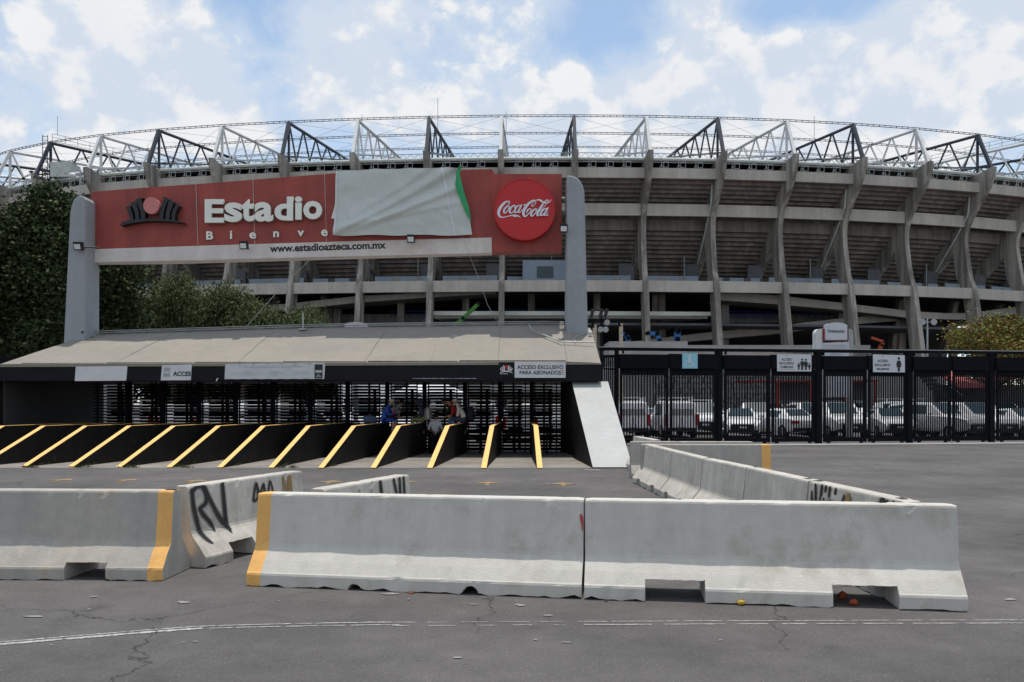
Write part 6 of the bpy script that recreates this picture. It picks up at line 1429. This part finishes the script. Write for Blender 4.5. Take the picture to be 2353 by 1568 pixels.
# ================================================================== PEOPLE
def person(label, base, yaw, J, mats, R=1.0, sk='skin', extra=None):
    """J: joint name -> (x,y,z) local, facing +x; built as one skinned body"""
    t = thing('person', label, 'person', base, yaw, 'people sitting on the lane walls'); E = []
    names = list(J); idx = {n: i for i, n in enumerate(names)}
    chain = [('pelvis', 'belly'), ('belly', 'chest'), ('chest', 'neck'), ('neck', 'head'), ('head', 'crown')]
    for s in 'lr': chain += [('chest', 'sh_'+s), ('sh_'+s, 'el_'+s), ('el_'+s, 'wr_'+s), ('wr_'+s, 'ha_'+s), ('pelvis', 'hip_'+s), ('hip_'+s, 'kn_'+s), ('kn_'+s, 'an_'+s), ('an_'+s, 'to_'+s)]
    rad = dict(pelvis=.125, belly=.118, chest=.135, neck=.052, head=.088, crown=.076)
    for s in 'lr': rad.update({'sh_'+s: .062, 'el_'+s: .040, 'wr_'+s: .026, 'ha_'+s: .030, 'hip_'+s: .088, 'kn_'+s: .057, 'an_'+s: .038, 'to_'+s: .034})
    me = bpy.data.meshes.new('body'); me.from_pydata([J[n] for n in names], [(idx[a], idx[b]) for a, b in chain], []); o = link('body', me, t)
    md = o.modifiers.new('skin', 'SKIN'); sd = o.modifiers.new('sub', 'SUBSURF'); sd.levels = sd.render_levels = 2; md.use_smooth_shade = True
    if not me.skin_vertices: pass
    for n in names:
        v = me.skin_vertices[0].data[idx[n]]; r = rad[n]*R; v.radius = (r, r); v.use_root = (n == 'pelvis')
    dg = bpy.context.evaluated_depsgraph_get(); dg.update(); nm_ = bpy.data.meshes.new_from_object(o.evaluated_get(dg)); o.modifiers.clear(); o.data = nm_; nm_.name = 'body'
    zone = {}
    for a, b in chain:
        k = 'top'
        if a in ('neck', 'head'): k = 'skin'
        elif a.startswith('el') : k = 'sleeve'
        elif a.startswith('wr'): k = 'skin'
        elif a == 'pelvis' and b != 'belly' or a.startswith('hip'): k = 'legs'
        elif a.startswith('kn'): k = 'shin'
        elif a.startswith('an'): k = 'shoe'
        zone[(a, b)] = k
    keys = ['skin', 'top', 'sleeve', 'legs', 'shin', 'shoe']; nm_.materials.clear()
    for k in keys: nm_.materials.append(M[mats.get(k, sk)])
    segs = [(Vector(J[a]), Vector(J[b]), keys.index(zone[(a, b)]), (rad[a]+rad[b])/2) for a, b in chain]
    for p in nm_.polygons:
        c = p.center; best = (9, 0)
        for a, b, k, r in segs:
            d = b-a; tt_ = max(0, min(1, (c-a).dot(d)/d.length_squared)); dd = (c-(a+d*tt_)).length/r
            if dd < best[0]: best = (dd, k)
        p.material_index = best[1]; p.use_smooth = True
    # face
    hd = Vector(J['head']); cr = Vector(J['crown']); up = (cr-hd).normalized(); look = Vector(J.get('_look', (1, 0, 0))) if False else Vector(extra.get('look', (1, 0, 0))).normalized(); sdv = up.cross(look).normalized(); look = sdv.cross(up)
    fc = MB(); c = hd+up*.03; fc.ball(c+look*.098*R, .016, 8, (1, .8, 1.3))
    f = fc.build('nose', M[sk], t, world=False); ey = MB()
    for s in (-1, 1): ey.ball(c+look*.086+sdv*.032*s+up*.022, .010, 6)
    ey.build('eyes', M['hair'], t, world=False); ea = MB()
    for s in (-1, 1): ea.ball(c+sdv*.088*s, .022, 8, (.6, .6, 1.2))
    ea.build('ears', M[sk], t, world=False); mo = MB(); mo.beam(c+look*.088-up*.055-sdv*.022, c+look*.088-up*.055+sdv*.022, .012, .008); mo.build('mouth', M['logo_pink'], t, world=False)
    # hands with five bent fingers
    for s in 'lr':
        w, h = Vector(J['wr_'+s]), Vector(J['ha_'+s]); d = (h-w).normalized(); sd_ = d.cross(Vector((0, 0, 1))); sd_ = sd_.normalized() if sd_.length > .1 else Vector((0, 1, 0)); nn = sd_.cross(d); hb = MB()
        for i, (ln, of) in enumerate(((.06, -.027), (.075, -.009), (.07, .009), (.055, .026))):
            a = h+sd_*of; b = a+d*ln*.55-nn*.01; e = b+d*ln*.35-nn*.03; hb.tube(a, b, .0095, 6, .009); hb.tube(b, e, .009, 6, .007)
        a = w+d*.03+sd_*.028; b = a+d*.03+sd_*.025; hb.tube(a, b, .011, 6, .010); hb.tube(b, b+d*.03, .010, 6, .008); hb.build('fingers', M[sk], t, world=False)
    if extra.get('hair'): MB().ball(hd+up*.052-look*.012, .098*R, 12, (1.0, 1.0, .95)).build('hair', M['hair'], t, world=False)
    if extra.get('cap'):
        cp = MB(); cc = hd+up*.055; vs = []; n = 14
        for j in range(5):
            ph = math.pi/2*j/4*1.02
            for i in range(n): a = 2*math.pi*i/n; vs.append(cc+(look*math.cos(a)*1.05+sdv*math.sin(a))*.104*math.cos(ph)+up*.088*math.sin(ph))
        cp.add(vs, [(j*n+i, j*n+(i+1) % n, (j+1)*n+(i+1) % n, (j+1)*n+i) for j in range(4) for i in range(n)]+[tuple(range(4*n, 5*n))], 0, True)
        bd = look*(1 if not extra.get('capback') else -1); cp.add([cc+bd*.09-sdv*.07, cc+bd*.09+sdv*.07, cc+bd*.165+sdv*.05-up*.012, cc+bd*.165-sdv*.05-up*.012], [(0, 1, 2, 3)]); cp.build('cap', M[extra['cap']], t, world=False)
    if extra.get('hood'): MB().ball(hd+up*.03-look*.015, .112, 14, (1, 1, 1.08)).build('hood', M[extra['hood']], t, world=False)
    return t
def sit(lean=0.12, knee=(.42, -.03), foot=(.30, -.38), arm='lap', spread=.10, turn=0.0, hd=(0, 0)):
    J = dict(pelvis=(0, 0, .11), belly=(lean*.35, 0, .27), chest=(lean, 0, .44), neck=(lean*1.25, 0, .58)); hx = lean*1.45+.03+hd[0]
    J['head'] = (hx, hd[1], .675); J['crown'] = (hx+.01, hd[1], .765)
    for s, g in (('l', 1), ('r', -1)):
        J['sh_'+s] = (lean*1.05, g*.175, .50); J['hip_'+s] = (.03, g*.09, .09); J['kn_'+s] = (knee[0], g*(spread+.04), knee[1]+.12); J['an_'+s] = (foot[0], g*spread, foot[1]+.05); J['to_'+s] = (foot[0]+.15, g*(spread+.02), foot[1])
        if arm == 'lap': J['el_'+s] = (lean+.04, g*.23, .25); J['wr_'+s] = (lean+.24, g*.10, .20); J['ha_'+s] = (lean+.31, g*.07, .19)
        elif arm == 'front': J['el_'+s] = (lean+.10, g*.22, .27); J['wr_'+s] = (lean+.32, g*.12, .34); J['ha_'+s] = (lean+.39, g*.10, .37)
        else: J['el_'+s] = (lean-.02, g*.24, .24); J['wr_'+s] = (lean-.05, g*.26, .06); J['ha_'+s] = (lean-.03, g*.27, .0)
    return J
def at_wall(px, Y, z=.985): return ((px-CX)/F*Y, Y, z)
H = math.pi
wx = lambda i: WALLX[i]
def on_wall(i, Y, dz=0.0): return (wallx(i, Y), Y, wallz(Y)+.015+dz)
p1 = person('man in a blue long-sleeved jersey, blue shorts and white cap, leftmost of the group', (wallx(8, 27.9)+.12, 27.9, wallz(27.9)+.015), -.12, sit(.17, (.42, -.01), (.36, -.40), 'front', hd=(.02, 0)), dict(top='cloth_blue', sleeve='cloth_blue', legs='cloth_blue_short', shin='skin', shoe='cloth_shoe_white'), extra=dict(cap='cloth_cream', look=(1, -.25, -.1)))
p2 = person('smiling man in a grey t-shirt and blue jeans leaning forward, second from the left', on_wall(8, 28.7, -.03), -.25, sit(.42, (.44, 0), (.36, -.42), 'lap', hd=(.02, 0)), dict(top='cloth_grey_shirt', sleeve='skin', legs='cloth_jeans', shin='cloth_jeans', shoe='cloth_black_cloth'), extra=dict(hair=1, look=(.8, -.6, -.1)))
p3 = person('person in a dark hooded jacket and olive trousers seen from behind, wearing a khaki backpack', (wallx(9, 28.2)+.14, 28.2, wallz(28.2)+.015), math.pi+.15, sit(.10, (.40, 0), (.28, -.42), 'lap'), dict(top='cloth_navy', sleeve='cloth_navy', legs='cloth_khaki', shin='cloth_khaki', shoe='cloth_black_cloth'), extra=dict(hood='cloth_navy', look=(1, 0, 0)))
Js = sit(.10, (.36, -.05), (.34, -.42), 'lap')
p4 = person('man in a white v-neck t-shirt and black cap sitting low between two walls', ((1000-CX)/F*28.6, 28.6, .50), -math.pi/2+.15, Js, dict(top='cloth_white_cloth', sleeve='skin_dark', legs='cloth_black_cloth', shin='cloth_black_cloth', shoe='cloth_black_cloth'), sk='skin_dark', extra=dict(cap='cloth_black_cloth', look=(1, .1, 0)))
p4['group'] = 'people by the turnstiles'
MB().box((p4.location.x-.2, 28.42, floor_z(28.6)+.01), (p4.location.x+.2, 28.82, .50)).build('seat_block', M['steel_black'], ent)
p5 = person('man in black sweater, dark cap and faded jeans bending over beside the white t-shirt man', on_wall(10, 28.6), math.pi+.15, sit(.40, (.46, .0), (.44, -.34), 'front', hd=(.04, 0)), dict(top='cloth_black_cloth', sleeve='cloth_black_cloth', legs='cloth_jeans_light', shin='cloth_jeans_light', shoe='cloth_shoe_white'), sk='skin_dark', extra=dict(cap='cloth_navy', look=(1, 0, -.3)))
p6 = person('man in red shirt and dark cap hidden behind the man in the cream vest', on_wall(10, 28.15, .01), math.pi, sit(.27, (.38, .02), (.32, -.4), 'lap', hd=(.03, 0)), dict(top='cloth_red_cloth', sleeve='skin', legs='cloth_jeans', shin='cloth_jeans', shoe='cloth_black_cloth'), extra=dict(cap='cloth_black_cloth', look=(1, .2, -.1)))
p7 = person('man in cream vest with black sleeves and beige cap, rightmost of the group', (wallx(10, 27.9)+.15, 27.9, wallz(27.9)+.015), math.pi, sit(.20, (.42, .0), (.36, -.40), 'lap', hd=(.02, 0)), dict(top='cloth_cream', sleeve='cloth_black_cloth', legs='cloth_navy', shin='cloth_jeans_light', shoe='cloth_black_cloth'), extra=dict(cap='cloth_cream_cap', look=(1, 0, -.15)))
def backpack(base, yaw, m, label, lying=False, text=None):
    t = thing('backpack', label, 'backpack', base, yaw)
    mb = MB(); vs = []; n = 14
    secs = [(0, .10, .15), (.04, .13, .165), (.2, .135, .17), (.36, .12, .155), (.43, .08, .12), (.46, .03, .06)]
    for z, a, b in secs:
        for i in range(n): th = 2*math.pi*i/n; vs.append((a*math.copysign(abs(math.cos(th))**.6, math.cos(th)), b*math.copysign(abs(math.sin(th))**.6, math.sin(th)), z))
    if lying: vs = [(z-.22, y, x+.13) for x, y, z in vs]
    mb.add(vs, [(j*n+i, j*n+(i+1) % n, (j+1)*n+(i+1) % n, (j+1)*n+i) for j in range(len(secs)-1) for i in range(n)]+[tuple(range(n-1, -1, -1)), tuple(range((len(secs)-1)*n, len(secs)*n))], 0, True); mb.build('bag', m, t, world=False)
    q = MB(); q.ball((-.11 if not lying else 0, 0, .15 if not lying else .22), .11, 10, (.55, 1.1, 1)); q.build('front_pocket', m, t, world=False)
    s = MB()
    for g_ in (-.09, .09): s.path([(.11, g_, .42), (.2, g_*1.2, .46), (.30, g_*1.3, .36), (.28, g_*1.3, .2), (.12, g_, .06)] if not lying else [(.2, g_, .2), (.0, g_, .28), (-.2, g_, .2)], .018, 5)
    s.build('strap', M['cloth_black_cloth'], t, world=False); return t
bp3 = backpack((wallx(9, 28.2)+.27, 28.2, wallz(28.2)+.10), math.pi+.15, M['cloth_bag_olive'], 'khaki backpack with white lettering worn by the hooded person')
me = text_mesh('adidas', .02); co = np.empty(len(me.vertices)*3); me.vertices.foreach_get('co', co); co = co.reshape(-1, 3); x = co[:, 0]-co[:, 0].min(); y = co[:, 1]-co[:, 1].min(); k = .30/x.max()
# vertical lettering on the side facing the street
W = np.stack([-.145+y*k*0-.0+0*x+ (-.01)+ (y*k)*0, .0*x, .09+x*k], 1); W[:, 0] = (y*k)-.03; W[:, 1] = .178+0*x; me.vertices.foreach_set('co', W.ravel()); me.materials.clear(); me.materials.append(M['panel_white']); me.update(); link('lettering', me, bp3)
backpack((wallx(10, 27.9)+.33, 27.9, wallz(27.9)+.10), math.pi, M['cloth_black_cloth'], 'dark grey backpack worn by the man in the cream vest')
backpack((wallx(8, 27.7)-.26, 27.7, wallz(27.7)+.01), .2, M['cloth_bag_blue'], 'dark blue backpack lying on the wall at the left of the group', True)
backpack((wallx(8, 28.0)+.30, 28.0, wallz(28.0)+.12), .1, M['cloth_black_cloth'], 'black bag on the lap between the two leftmost men', True)
mb = MB(); p = Vector((wallx(8, 27.6)+.58, 27.5, 1.30)); mb.tube(p, p+Vector((0, 0, .13)), .03, 10); mb.tube(p+Vector((0, 0, .13)), p+Vector((0, 0, .19)), .03, 10, .012); single(mb, 'soda_bottle', M['cloth_soda'], 'small red soda bottle held up by the man in blue', 'bottle')
